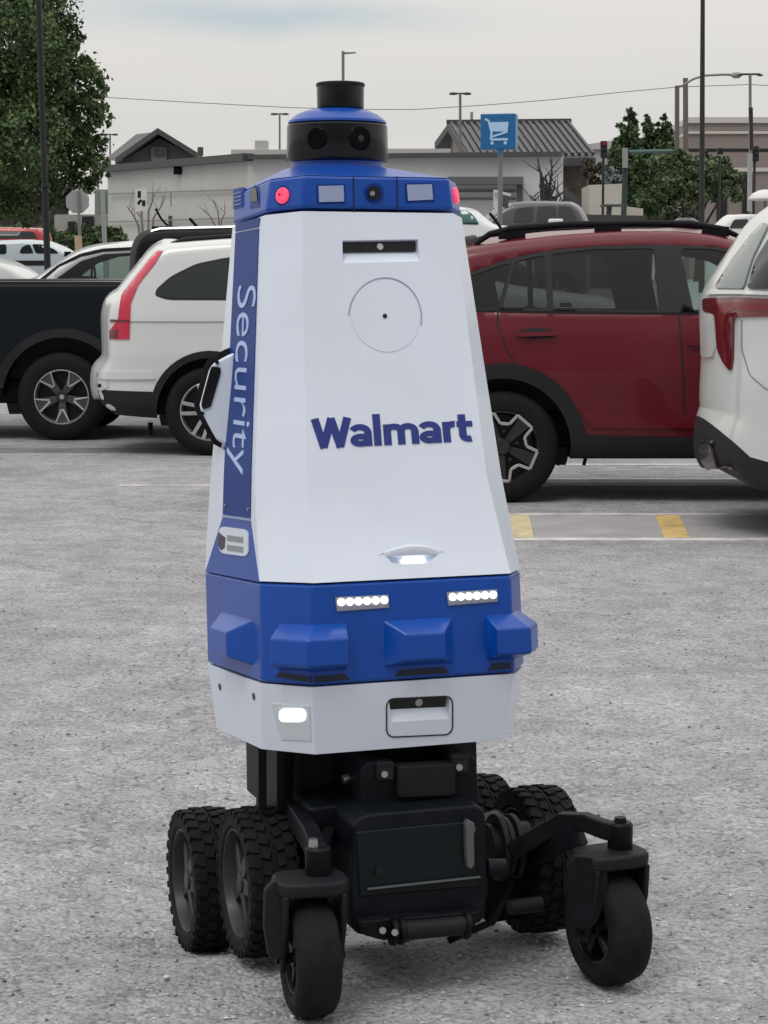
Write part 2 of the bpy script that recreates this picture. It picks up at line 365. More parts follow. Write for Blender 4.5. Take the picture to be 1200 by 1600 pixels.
def face(i, j, z0, z1):
    a, b = rw(z0), rw(z1); n = (a[j] - a[i]).cross(b[i] - a[i]).normalized(); return a[i], n
FU, FL, FB, FS, FH = [face(0, 1, *z) for z in ((.849, 1.336), (.676, .849), (.497, .676), (.37, .497), (1.336, 1.398))]
CU, CLo, CB, CS, CH = [face(7, 0, *z) for z in ((.849, 1.336), (.676, .849), (.497, .676), (.37, .497), (1.336, 1.398))]
SU, SLo, SB, SS, SH = [face(6, 7, *z) for z in ((.849, 1.336), (.676, .849), (.497, .676), (.37, .497), (1.336, 1.398))]
RH = face(1, 2, 1.336, 1.398)
rob = empty('security_robot', (RX, RY, 0), TH, 'white and blue wheeled security robot standing on the asphalt in front of the parked cars', 'robot')
skirt = MB().loft([rw(.372), rw(.4945)]).build('lower_skirt', WHITE, rob, bevel=.007, seg=3)
band = MB().loft([rw(.497), rw(.6735)]).build('blue_band', BLUE, rob, bevel=.007, seg=3)
shell = MB().loft([rw(.676), rw(.849), rw(1.333)]).build('upper_shell', WHITE, rob, bevel=.010, seg=4)
head = MB().loft([rw(1.339), rw(1.397)]).build('head_block', BLUE, rob, bevel=.006, seg=3)
# underside plate
def quad_on(px, pl, off): return [onplane(u, v, pl[0], pl[1], off) for u, v in px]
def plate(px, pl, off=.002, th=.006):
    a = quad_on(px, pl, off); b = quad_on(px, pl, off - th); n = len(px)
    return MB().add(a + b, [tuple(range(n)), tuple(range(n, 2 * n))[::-1]] + [(i, i + n, (i + 1) % n + n, (i + 1) % n) for i in range(n)])
def rrect(x0, y0, x1, y1, r, n=4, sk=0.0):
    pts = []
    for cx, cy, a0 in ((x1 - r, y0 + r, -90), (x1 - r, y1 - r, 0), (x0 + r, y1 - r, 90), (x0 + r, y0 + r, 180)):
        for k in range(n + 1):
            a = R(a0 + 90 * k / n); x = cx + r * math.cos(a); y = cy + r * math.sin(a); pts.append((x, y + sk * (x - x0)))
    return pts
# shopping-robot camera recess near the top of the shell (real cavity, deeper at its top)
def cavity(px_top, px_bot, pl, d_top, d_bot):
    """wedge: px_top=(TL,TR) px_bot=(BL,BR)"""
    (tl, tr), (b_l, br) = px_top, px_bot
    o = [onplane(*p, *pl, .02) for p in (tl, tr, br, b_l)]; s0 = [onplane(*p, *pl, 0) for p in (tl, tr, br, b_l)]
    n = (o[0] - s0[0]).normalized()
    i = [s0[0] - n * d_top, s0[1] - n * d_top, s0[2] - n * d_bot, s0[3] - n * d_bot]
    return MB().add(o + i, [(0, 1, 2, 3), (7, 6, 5, 4), (0, 4, 5, 1), (1, 5, 6, 2), (2, 6, 7, 3), (3, 7, 4, 0)])
c1 = cavity(((535, 376), (653, 374)), ((536, 411), (656, 408)), FU, .030, .001)
notch = MB(); cpx = [(592, 868), (612, 858), (672, 856), (693, 865), (686, 877), (668, 882), (618, 884), (602, 880)]
cpi = [(618, 868), (630, 864), (660, 863), (672, 867), (668, 873), (660, 876), (630, 877), (620, 874)]
notch.loft([quad_on(cpx, FL, .012), quad_on(cpi, FL, -.022)])
cut(shell, [c1, notch])
c2 = cavity(((608, 1093), (703, 1088)), ((611, 1128), (701, 1123)), FS, .028, .001)
cut(skirt, [c2])
b = MB(); b.add([onplane(*p, *FU, o) for p, o in (((538, 378), -.012), ((651, 376), -.012), ((652, 390), -.012), ((539, 391), -.012), ((538, 378), -.027), ((651, 376), -.027), ((652, 390), -.0165), ((539, 391), -.0165))],
      [(0, 1, 2, 3), (7, 6, 5, 4), (0, 4, 5, 1), (1, 5, 6, 2), (2, 6, 7, 3), (3, 7, 4, 0)])
cb = b.build('camera_bar', GLOSSB, rob)
def disc(name, u, v, r, pl, m, parent, off=.002, th=.004, n=28, bevel=0.0):
    c = onplane(u, v, *pl, off); nn = (onplane(u, v, *pl, 1) - onplane(u, v, *pl, 0)).normalized()
    return MB().cyl(c - nn * th, c, r, n=n).build(name, m, parent, smooth='auto', bevel=bevel)
disc('camera_lens', 597, 383, .006, FU, ALU, cb, -.0105, .004)
b = MB(); b.add([onplane(*p, *FS, o) for p, o in (((611, 1095), -.012), ((700, 1091), -.012), ((700, 1108), -.012), ((613, 1112), -.012), ((611, 1095), -.026), ((700, 1091), -.026), ((700, 1108), -.0152), ((613, 1112), -.0152))],
      [(0, 1, 2, 3), (7, 6, 5, 4), (0, 4, 5, 1), (1, 5, 6, 2), (2, 6, 7, 3), (3, 7, 4, 0)])
cb2 = b.build('camera_bar', GLOSSB, rob)
disc('camera_lens', 658, 1101, .007, FS, STEEL, cb2, -.0105, .004)
def outline(px, pl, w=.0016, off=.0008, m=SEAM, name='panel_gap', parent=None, closed=True):
    P3 = quad_on(px, pl, off); q = MB(); n = len(P3); k = n if closed else n - 1
    nn = (onplane(*px[0], *pl, 1) - onplane(*px[0], *pl, 0)).normalized()
    for i in range(k):
        a, b2 = P3[i], P3[(i + 1) % n]; d = (b2 - a); l = d.length
        if l < 1e-5: continue
        d.normalize(); q.beam(a - d * w / 2, b2 + d * w / 2, w, .0012, up=nn)
    return q.build(name, m, parent or rob)
outline(rrect(604, 1092, 707, 1152, 12, sk=-.045), FS, .0022, name='camera_hatch_gap')
LGAP = mat('panel line grey', (.30, .33, .40), .6)
outline([(601.5 + 57 * math.cos(R(a_)), 497 - 63 * math.sin(R(a_))) for a_ in range(176, -12, -6)], FU, .0014, m=LGAP, name='round_cover_gap', closed=False)
disc('round_cover', 602, 494, .0655, FU, WHITE, rob, .0009, .003, n=64)
disc('microphone_hole', 601, 494, .0042, FU, GLOSSB, rob, .0022, .002)
# lit lamp in the notch
LIT = mat('lit white lamp', (.9, .9, .88), .3, emit=(1, .98, .92), estr=1.6)
LITD = mat('lit led', (.9, .9, .9), .3, emit=(1, .98, .95), estr=2.6)
SMOKE = mat('smoky lamp housing', (.22, .24, .28), .25, coat=.4)
plate(rrect(632, 867, 668, 876, 4), FL, -.012, .006).build('notch_lamp', LIT, rob)
# visor bulge over the notch
q = MB(); arc0 = [(588 + 110 * k / 8, 868 - 3 * k / 8 - 16 * math.sin(math.pi * k / 8)) for k in range(9)]
arc1 = [(600 + 88 * k / 8, 864 - 3 * k / 8 - 5 * math.sin(math.pi * k / 8)) for k in range(9)]
arc2 = [(600 + 88 * k / 8, 869 - 3 * k / 8) for k in range(9)]
q.v = [onplane(*p, *FL, .0005) for p in arc0] + [onplane(*p, *FL, .013 * math.sin(math.pi * (k + .5) / 9)) for k, p in enumerate(arc1)] + [onplane(*p, *FL, -.001) for p in arc2]
q.f = [(r * 9 + k, r * 9 + k + 1, r * 9 + 10 + k, r * 9 + 9 + k) for r in (0, 1) for k in range(8)]
q.build('lamp_visor', WHITE, rob, smooth=True)
# led strips on the blue band
for u0, v0, u1, v1, sk in ((523, 932, 606, 953, -.05), (697, 924, 776, 944, -.055)):
    h = plate([(u0, v0 + 1), (u1, v0 + 1 + sk * 80), (u1 + 1, v1 + sk * 80), (u0 + 3, v1 + 2)], FB, .003).build('light_bar', SMOKE, rob)
    for k in range(6):
        uu = u0 + 9 + (u1 - u0 - 16) * k / 5; vv = v0 + 9 + sk * (uu - u0)
        disc('led', uu, vv, .0066, FB, LITD, h, .0065, .004, n=12)
plate([(424, 1098), (484, 1103), (487, 1158), (440, 1156)], CS, .0015).build('corner_lamp_lens', mat('pale lamp lens', (.58, .64, .70), .12, coat=.5), rob, bevel=.001)
plate(rrect(438, 1107, 479, 1127, 8), CS, .004, .004).build('corner_lamp_glow', LIT, rob)
# bumpers
def path_pt(z, k, t):   # point on ring edge k->k+1 at fraction t
    r = ring(z); a, b2 = r[k], r[(k + 1) % 8]; return Vector([a[i] * (1 - t) + b2[i] * t for i in range(3)])
def bumper(path, name='bumper', out=.036, zt=.606, zb=.520):
    n = len(path); rows = []
    def nrm(k):
        r = ring(.58); a, b2 = Vector(r[k]), Vector(r[(k + 1) % 8]); d = b2 - a; return Vector((d.y, -d.x, 0)).normalized()
    for z, o, ins in ((zt, -.004, 0), (zt - .026, out, .2), (zb + .014, out, .2), (zb, -.004, 0)):
        row = []
        for i, (k, t) in enumerate(path):
            p = path_pt(z, k, t)
            nn = nrm(k) if t not in (0., 1.) else (nrm(k) + nrm((k + (1 if t == 1. else -1)) % 8)).normalized() * 1.13
            if i == 0: q2 = path_pt(z, *path[1]); p = p + (q2 - p) * ins * (2.0 if n == 2 else 1.2) * .6
            if i == n - 1: q2 = path_pt(z, *path[-2]); p = p + (q2 - p) * ins * (2.0 if n == 2 else 1.2) * .6
            row.append(bl(*(p + nn * o)))
        rows.append(row)
    q = MB(); q.v = [p for r in rows for p in r]
    q.f = [(r * n + i, r * n + i + 1, (r + 1) * n + i + 1, (r + 1) * n + i) for r in range(3) for i in range(n - 1)]
    q.f += [tuple(r * n for r in range(4)), tuple(r * n + n - 1 for r in range(4))[::-1], tuple(range(n)), tuple(3 * n + i for i in range(n))[::-1]]
    return q.build(name, BLUE, rob, bevel=.004, seg=2)
bumper([(7, .34), (7, 1.), (0, .17)]); bumper([(0, .34), (0, .70)]); bumper([(0, .86), (1, 0.), (1, .66)]); bumper([(6, .28), (6, .88)]); bumper([(2, .1), (2, .7)])
for px_, pl_u in (([(626, 1047), (694, 1042), (702, 1052), (616, 1057)], FB), ([(492, 1057), (538, 1053), (547, 1062), (492, 1067)], FB), ([(438, 1050), (487, 1058), (487, 1067), (430, 1057)], CB), ([(768, 1037), (796, 1035), (799, 1045), (762, 1048)], FB)):
    plate(px_, pl_u, .0012, .004).build('bumper_undershade', mat('undershade blue black', (.003, .008, .03), .5), rob)  # flat dark plate paints the shade of the undercut below each bumper
# side decal stripe with word
def band_quad(px, pl, off=.0016): return plate(px, pl, off, .003)
band_quad([(369, 364), (405, 357), (393, 746), (351, 738)], SU).build('side_stripe', BLUED, rob)
band_quad([(369, 350), (407, 340), (405, 355), (369, 362)], SU).build('side_stripe', BLUED, rob)
band_quad([(351, 738), (393, 746), (392, 810), (349, 804)], SLo).build('side_stripe', BLUED, rob)
band_quad([(349, 808), (392, 814), (405, 909), (322, 893)], SLo).build('side_panel', BLUE, rob)
outline([(349, 806), (392, 812)], SLo, .002, .003, mat('pale gap', (.3, .4, .65), .5), 'stripe_gap', closed=False)
for u, v, pl in ((354, 790, SLo), (390, 796, SLo), (352, 700, SU), (355, 600, SU)):
    disc('screw', u, v, .0035, pl, STEEL, rob, .0045, .004, n=12)
for u, v in ((344, 1073), (397, 1088)): disc('screw', u, v, .0065, SS, GLOSSB, rob, .002, .004, n=14)
textquad('Security', (365, 447), (356, 736), (390, 744), (402, 446), *SU, off=.003, bold=-.010, spacing=.96).build('side_lettering', LETW, rob)
# badge
bd = band_quad([(u_, v_ + 0) for u_, v_ in rrect(345, 822, 390, 864, 8, 4, sk=.13)], SLo, .0035).build('badge', WHITE, rob)
band_quad([(345, 832), (355, 840), (354, 856), (348, 860), (344, 850)], SLo, .0046).build('badge_emblem', mat('badge emblem', (.05, .045, .07), .5), bd)
GT = mat('badge grey print', (.28, .29, .31), .6)
for v0, u1 in ((836, 386), (851, 384)):
    q = MB(); uu = 358
    for w in (4, 5, 3, 5, 4):
        k = plate([(uu, v0 + (uu - 358) * .14), (min(uu + w, u1), v0 + (uu + w - 358) * .14), (min(uu + w, u1), v0 + 9 + (uu + w - 358) * .14), (uu, v0 + 9 + (uu - 358) * .14)], SLo, .0045, .001)
        q.add(k.v, k.f); uu += w + 1
    q.build('badge_print', GT, bd)
# Walmart word on the front
def strokes(glyphs, quad, pl, w, m, name, parent, off=.0012):
    """glyphs: list of (polyline, width factor) in a unit box; quad = BL, BR, TR, TL pixels"""
    BL, BR, TR, TL = quad; q = MB(); k = 0
    def mp(a, b2, o):
        u = (BL[0] * (1 - a) + BR[0] * a) * (1 - b2) + (TL[0] * (1 - a) + TR[0] * a) * b2
        v = (BL[1] * (1 - a) + BR[1] * a) * (1 - b2) + (TL[1] * (1 - a) + TR[1] * a) * b2
        return onplane(u, v, *pl, o)
    for pts, wf, asp in glyphs:
        pts = [Vector(p) for p in pts]; n = len(pts); Lf, Rt = [], []
        closed = (pts[0] - pts[-1]).length < 1e-6 and n > 3
        for i, p in enumerate(pts):
            if closed: a, c2 = pts[(i - 1) % (n - 1)], pts[(i + 1) % (n - 1)] if i < n - 1 else pts[1]
            else: a, c2 = pts[max(i - 1, 0)], pts[min(i + 1, n - 1)]
            A = Vector(((c2.x - a.x) * asp, c2.y - a.y)).normalized(); nr = Vector((-A.y / asp, A.x)) * w * wf / 2
            Lf.append(p + nr); Rt.append(p - nr)
        o = off + .00008 * (k % 5); k += 1
        vs = [mp(*p, o) for p in Lf] + [mp(*p, o) for p in Rt] + [mp(*p, .0002) for p in Lf] + [mp(*p, .0002) for p in Rt]
        fs = []
        for i in range(n - 1): fs += [(i, i + 1, n + i + 1, n + i), (i, 2 * n + i, 2 * n + i + 1, i + 1), (n + i, n + i + 1, 3 * n + i + 1, 3 * n + i)]
        if not closed: fs += [(0, n, 3 * n, 2 * n), (n - 1, 3 * n - 1, 4 * n - 1, 2 * n - 1)]
        q.add(vs, fs)
    return q.build(name, m, parent)
def earc(cx, cy, rx, ry, a0, a1, n=14): return [(cx + rx * math.cos(R(a0 + (a1 - a0) * i / n)), cy + ry * math.sin(R(a0 + (a1 - a0) * i / n))) for i in range(n + 1)]
ASPW = 4.6; SW = .20   # word is 4.6 times wider than tall; stroke is a fifth of the height
def rel(x, pts): return [(x + a, b2) for a, b2 in pts]
WORD = []
for seg in ([(.008, .93), (.058, .0)], [(.054, .02), (.112, .93)], [(.108, .93), (.160, .0)], [(.156, .02), (.212, .93)]): WORD.append((seg, 1.0, ASPW))
def letter_a(x):
    return [(earc(x + .060, .20, .044, .115, 0, 360, 24), .80, ASPW), ([(x + .108, .0), (x + .108, .46)], .95, ASPW),
            (earc(x + .058, .44, .050, .17, 0, 155, 14), .85, ASPW)]
WORD += letter_a(.226)
WORD.append(([(.392, .0), (.392, 1.0)], .95, ASPW))
WORD += [([(.454, .0), (.454, .66)], .95, ASPW), (earc(.497, .43, .043, .15, 180, 0), .85, ASPW), ([(.540, .0), (.540, .45)], .95, ASPW), (earc(.583, .43, .043, .15, 180, 0), .85, ASPW), ([(.626, .0), (.626, .45)], .95, ASPW)]
WORD += letter_a(.656)
WORD += [([(.822, .0), (.822, .66)], .95, ASPW), (earc(.868, .40, .046, .18, 180, 80), .9, ASPW)]
WORD += [([(.922, .20), (.922, .88)], .95, ASPW), ([(.888, .57), (.985, .57)], .80, ASPW), (earc(.960, .20, .038, .115, 180, 290), .9, ASPW)]
strokes(WORD, ((492, 701), (744, 689), (739, 641), (489, 651)), FU, SW * 1.12, NAVY, 'front_lettering', rob)
# head details
HP = mat('sensor window', (.30, .36, .55), .2, coat=.6)
for px in ([(497, 291), (536, 290), (537, 315), (498, 316)], [(635, 289), (674, 288), (676, 312), (637, 314)]):
    fr = plate([(px[0][0] - 3, px[0][1] - 3), (px[1][0] + 3, px[1][1] - 3), (px[2][0] + 3, px[2][1] + 3), (px[3][0] - 3, px[3][1] + 3)], FH, .0015).build('window_frame', BLUED, rob, bevel=.001)
    plate(px, FH, .003).build('sensor_window', HP, fr)
for u in (552, 620): outline([(u, 276), (u + 1, 331)], FH, .0016, .001, SEAM, 'head_seam', closed=False)
f = disc('camera_housing', 584, 301, .0185, FH, BLUED, rob, .003, .006, bevel=.001); disc('camera_glass', 583, 302, .0125, FH, GLOSSB, f, .006, .005)
disc('camera_pupil', 580, 303, .0045, FH, SMOKE, f, .0075, .003)
REDL = mat('lit pink red lamp', (.7, .03, .07), .4, emit=(1, .055, .12), estr=1.0)
f = disc('red_lamp_bezel', 441, 305, .0185, CH, BLUED, rob, .001, .004, bevel=.001); disc('red_lamp', 443, 306, .0145, CH, REDL, f, .007, .008, bevel=.003)
disc('lamp_centre', 441, 305, .0025, CH, mat('lamp core', (.25, .0, .05), .5), f, .0085, .003, n=12)
c = rw(1.37); p = (c[1] * .45 + c[2] * .55); nn = RH[1] if (RH[1].dot(c[1] - c[5]) > 0) else -RH[1]
MB().cyl(p - nn * .004, p + nn * .005, .0165, .014).build('red_lamp', REDL, rob, smooth='auto')
pl = plate(rrect(365, 296, 381, 328, 2, 2, sk=-.25), SH, .001).build('louver', BLUED, rob)
for k in range(4): plate([(367, 302 + k * 6), (379, 299 + k * 6), (379, 302 + k * 6), (367, 305 + k * 6)], SH, .003, .002).build('louver_slat', BLUE, pl)
plate([(391, 326), (392, 300), (396, 291), (400, 289), (404, 291), (406, 300), (406, 324)], SH, .001).build('side_camera_recess', BLUED, rob)
plate([(394, 315), (394, 300), (399, 292), (403, 297), (404, 315)], SH, .003).build('side_camera', GLOSSB, rob)
# sloping cap, collar, sensor ring, dome, lidar
AX = P(527, 260, 4.06); ax, ay = AX.x, AX.y
zz_ = lambda v: P(527, v, 4.06).z
def circ(r, z, n=8, rot=None):
    a0 = [-112, -68, -22, 22, 68, 112, 158, 202]
    return [Vector((ax + r * math.cos(R(a) + TH), ay + r * math.sin(R(a) + TH), z)) for a in a0]
zc = zz_(263)
capm = MB().loft([rw(1.3975, .001), circ(.098, zc)]).build('head_cap', BLUE, rob, bevel=.006, seg=3)
MB().lathe((ax, ay, 0), (0, 0, 1), [(.095, zc - .012), (.088, zc + .006), (.090, zz_(250))], 64).build('head_collar', BLUE, rob, smooth='auto')
z0_, z1_ = zz_(254.5), zz_(194)
ringo = MB().lathe((ax, ay, 0), (0, 0, 1), [(.089, z0_), (.0945, z0_ + .002), (.0965, z0_ + .008), (.0950, z1_ - .004), (.091, z1_)], 72).build('sensor_ring', GLOSSB, rob, smooth='auto', angle=40)
for da, rr_, kk in ((-112, .021, 0), (-62, .023, 1)):
    a = R(da); pc = Vector((ax + .0915 * math.cos(a), ay + .0915 * math.sin(a), (z0_ + z1_) / 2 + .004)); d = Vector((math.cos(a), math.sin(a), 0))
    MB().cyl(pc - d * .004, pc + d * .0055, rr_, n=32).build('ring_lens', mat('deep lens', (.001, .001, .002), .25, spec=.12), ringo, smooth='auto', bevel=.002)
    if kk: MB().cyl(pc + d * .004, pc + d * .0068, .006, n=20).build('ring_lens', mat('lens pupil', (.02, .018, .025), .15, coat=.3), ringo, smooth='auto')
MB().lathe((ax, ay, 0), (0, 0, 1), [(.088, z1_ - .002), (.0935, z1_ + .001), (.0925, z1_ + .005), (.078, zz_(180)), (.060, zz_(173.5)), (.046, zz_(171))], 64).build('dome', BLUE, rob, smooth='auto', angle=30)
L2 = P(532, 150, 4.06); zl0, zl1 = zz_(172), zz_(131.5)
MB().lathe((L2.x, ay, 0), (0, 0, 1), [(.042, zl0), (.0440, zl0 + .003), (.0445, zl0 + .006), (.0450, zl1 - .006), (.0445, zl1 - .001), (.041, zl1)], 64).build('lidar', GLOSSB, rob, smooth='auto', angle=25)
MB().lathe((L2.x, ay, 0), (0, 0, 1), [(.0462, zl1 - .005), (.0462, zl1 + .0005), (.0446, zl1 + .002), (.04, zl1 + .003)], 64).build('lidar_cap', TRIM, rob, smooth='auto', angle=25)
# charging pod on the rear left corner
py = 4.00
pod = [P(u, v, py) for u, v in ((366, 540), (350, 546), (325, 560), (318, 572), (302, 632), (304, 642), (322, 676), (332, 694), (348, 702), (366, 702))]
vb = Vector((.05, .14, 0))
MB().prism(pod, vb).build('side_pod_gasket', RUB, rob, bevel=.003)
sc = Vector((.012, 0, 0)); cen = sum(pod, Vector()) / len(pod)
pin = [cen + (p - cen) * .90 + Vector((.008, -.030, 0)) for p in pod]
pod_o = MB().prism(pin, Vector((.02, .05, 0))).build('side_pod', WHITE, rob, bevel=.008, seg=3)
def podpx(px, y, dep): return MB().prism([P(u, v, y) for u, v in px], Vector((0, dep, 0)))
podpx([(331, 572), (344, 574), (345, 582), (329, 636), (318, 640), (314, 634), (316, 622), (328, 578)], py - .034, .012).build('pod_slot', GLOSSB, rob, bevel=.002)
for u, v in ((339, 566), (316, 646)): podpx(rrect(u - 3, v - 3, u + 3, v + 3, 2.9), py - .0335, .01).build('pod_screw', GLOSSB, rob)

# ---- mobile base
def bw(x, y, z): return Vector((BO.x + x * BC - y * BS, BO.y + x * BS + y * BC, z))
BXa, BYa = Vector((BC, BS, 0)), Vector((-BS, BC, 0))
def bp(u, v, y): return onplane(u, v, bw(0, y, 0), BYa)          # pixel on the vertical plane base-y = y
def bslab(px, y, dep): return MB().prism([bp(u, v, y) for u, v in px], BYa * dep)
base = bslab([(553, 1290), (562, 1277), (580, 1272), (742, 1258), (754, 1262), (759, 1275), (764, 1395), (757, 1436), (748, 1444), (562, 1462), (549, 1450), (546, 1395)], -.235, .40).build('chassis', BLACKP, rob, bevel=.018, seg=4)
bslab([(556, 1300), (742, 1283), (748, 1385), (562, 1402)], -.2385, .01).build('front_cover', mat('dark green black cover', (.005, .009, .011), .42, var=.15, spec=.22), rob, bevel=.003)
MB().beam(bp(574, 1389, -.243), bp(750, 1370, -.243), .004, .003).build('cover_seam', mat('worn edge', (.10, .11, .12), .4), rob)
bslab(rrect(587, 1354, 597, 1370, 2), -.243, .01).build('port_cap', TRIM, rob)
h = bslab([(728, 1290), (733, 1282), (741, 1286), (744, 1296), (741, 1304), (742, 1352), (737, 1358), (731, 1356), (729, 1330)], -.252, .02).build('latch', mat('latch grey', (.09, .09, .10), .4), rob, bevel=.002)
bslab([(484, 1262), (560, 1252), (560, 1290), (486, 1300)], -.12, .26).build('rear_deck', BLACKP, rob, bevel=.008)
bslab([(430, 1160), (744, 1146), (746, 1262), (432, 1276)], .02, .22).build('column', mat('deep black column', (.006, .006, .008), .6), rob)
for u in (404, 433, 462): bslab([(u, 1150), (u + 13, 1150), (u + 13, 1266), (u, 1266)], -.02, .02).build('column_post', BLACKM, rob, bevel=.002)
mount = bslab([(563, 1206), (572, 1192), (614, 1190), (619, 1200), (619, 1216), (704, 1210), (706, 1184), (712, 1180), (738, 1179), (745, 1190), (750, 1258), (742, 1268), (578, 1282), (566, 1262)], -.16, .16).build('mount_block', BLACKP, rob, bevel=.004)
bslab(rrect(622, 1198, 712, 1248, 5, sk=-.05), -.176, .04).build('mount_plate', TRIM, rob, bevel=.003)
for u, v in ((603, 1208), (720, 1197)):
    e = bslab(rrect(u - 14, v - 16, u + 14, v + 14, 4, sk=-.06), -.170, .03).build('mount_ear', TRIM, rob, bevel=.003)
    bslab(rrect(u - 9, v - 8, u + 10, v + 9, 2), -.1715, .02).build('ear_pocket', SEAM, e)
    MB().cyl(bp(u - 2, v + 2, -.180), bp(u - 2, v + 2, -.165), .006, n=12).build('bolt', STEEL, e, smooth='auto')
MB().cyl(bp(536, 1219, -.08), bp(556, 1212, -.08), .009, n=14).build('bolt', STEEL, rob, smooth='auto')
q = MB(); q.cyl(bp(622, 1455, -.27), bp(733, 1445, -.27), .017, n=24).build('tow_tube', TRIM, rob, smooth='auto')
for u, v in ((614, 1456), (626, 1455), (728, 1446)):
    MB().cyl(bp(u - 4, v, -.27), bp(u + 4, v, -.27), .024, n=24).build('tube_flange', BLACKM, rob, smooth='auto', bevel=.002)
for u, v in ((598, 1454), (617, 1457)): MB().cyl(bp(u, v, -.30), bp(u, v, -.28), .006, n=12).build('bolt', STEEL, rob, smooth='auto')
bslab([(560, 1440), (750, 1424), (742, 1450), (600, 1470), (570, 1462)], -.262, .06).build('tow_bracket', BLACKM, rob, bevel=.003)
# gearbox discs and axles right side
for x0, rr in ((.135, .062), (.150, .055), (.165, .060)):
    MB().cyl(bw(x0, -.10, .175), bw(x0 + .011, -.10, .175), rr, n=40).build('motor_flange', TRIM, rob, smooth='auto', bevel=.002)
MB().cyl(bw(.12, -.10, .175), bw(.20, -.10, .175), .045, n=30).build('motor', BLACKM, rob, smooth='auto')
MB().cyl(bp(795, 1418, -.20), bp(846, 1412, -.20), .014, n=20).build('axle_stub', TRIM, rob, smooth='auto', bevel=.002)
MB().cyl(bp(760, 1356, -.22), bp(790, 1355, -.22), .016, n=18).build('axle_stub', BLACKM, rob, smooth='auto', bevel=.002)
for sgn in (-1, 1):
    MB().beam(bw(sgn * .12, .02, .14), bw(sgn * .25, .02, .14), .05, .05).build('drive_axle', BLACKM, rob, bevel=.004)
    MB().beam(bw(sgn * .14, .02, .17), bw(sgn * .19, .34, .09), .03, .05).build('rear_swing_arm', BLACKM, rob, bevel=.004)
    MB().beam(bw(sgn * .18, .34, .085), bw(sgn * .29, .34, .085), .025, .025).build('rear_axle', BLACKM, rob, bevel=.003)

RIMB = mat('black wheel rim', (.012, .012, .016), .38, var=.2, vscale=40, spec=.4)
def knobby(c, Rr, w, parent):
    """c = wheel centre in world, axis = base x"""
    ax_ = BXa; prof = [(Rr * .72, -w * .46), (Rr * .76, -w * .5), (Rr * .88, -w * .5), (Rr * .95, -w * .42), (Rr * .965, -w * .2), (Rr * .965, w * .2), (Rr * .95, w * .42), (Rr * .88, w * .5), (Rr * .76, w * .5), (Rr * .72, w * .46)]
    q = MB().lathe(c, ax_, prof, 64, closed=True)
    e1 = Vector((0, 0, 1)); e2 = ax_.cross(e1)
    nb = 30
    for k in range(nb):
        for row, (a, ph, sw) in enumerate(((-.36, 0, .22), (-.14, .5, .17), (.14, 0, .17), (.36, .5, .22))):
            t = 2 * math.pi * (k + ph) / nb; d = e1 * math.cos(t) + e2 * math.sin(t); tg = ax_.cross(d)
            skew = .5 * (1 if a > 0 else -1)
            tg2 = (tg + ax_ * skew * .6).normalized(); sd = d.cross(tg2)
            hgt = Rr * (.975 if abs(a) < .3 else .955)
            M = Matrix((tg2, sd, d)).transposed()
            q.box(c + d * hgt + ax_ * a * w, (2 * math.pi * Rr / nb * .62, w * sw, Rr * .055), M)
        t = 2 * math.pi * k / nb; d = e1 * math.cos(t) + e2 * math.sin(t); tg = ax_.cross(d)
        for s_ in (-1, 1):  # side lugs
            q.box(c + d * Rr * .92 + ax_ * s_ * w * .485, (2 * math.pi * Rr / nb * .45, w * .05, Rr * .09), Matrix((tg, ax_, d)).transposed())
    q.lathe(c, ax_, [(Rr * .95, -.004), (Rr * .985, -.002), (Rr * .985, .002), (Rr * .95, .004)], 64, closed=True)
    ty = q.build('drive_wheel', RUB, parent, smooth='auto', angle=30)
    r = MB(); r.lathe(c, ax_, [(Rr * .73, -w * .44), (Rr * .70, -w * .47), (Rr * .68, -w * .42), (Rr * .62, -w * .12), (Rr * .62, w * .12), (Rr * .68, w * .42), (Rr * .70, w * .47), (Rr * .73, w * .44)], 48, closed=True)
    r.cyl(c - ax_ * w * .16, c + ax_ * w * .16, Rr * .15)
    r.cyl(c - ax_ * w * .04, c + ax_ * w * .04, Rr * .30)
    for k in range(5):
        t = 2 * math.pi * k / 5 + .4; d = e1 * math.cos(t) + e2 * math.sin(t)
        for s_ in (-1, 1): r.beam(c + d * Rr * .12 + ax_ * s_ * w * .30, c + d * Rr * .66 + ax_ * s_ * w * .22, Rr * .22, w * .12, Rr * .15, w * .10, up=ax_)
    for s_ in (-1, 1): r.cyl(c + ax_ * s_ * w * .2, c + ax_ * s_ * w * .40, Rr * .13)
    r.build('rim', mat('grey black hub plastic', (.028, .028, .034), .4, var=.2, vscale=40, spec=.35), ty, smooth='auto', bevel=.002)
    return ty
mid_l = P(366, 1380, 3.80) + BXa * .045; knobby(mid_l, .139, .092, rob)
rear_l = P(284, 1376, 4.06) + BXa * .045; knobby(rear_l, .141, .092, rob)
mid_r = P(838, 1341, 3.96); knobby(mid_r, .140, .095, rob)
rear_r = Vector((mid_r.x + (rear_l - mid_l).x * .8, mid_r.y + .27, .078)); knobby(rear_r, .139, .092, rob)
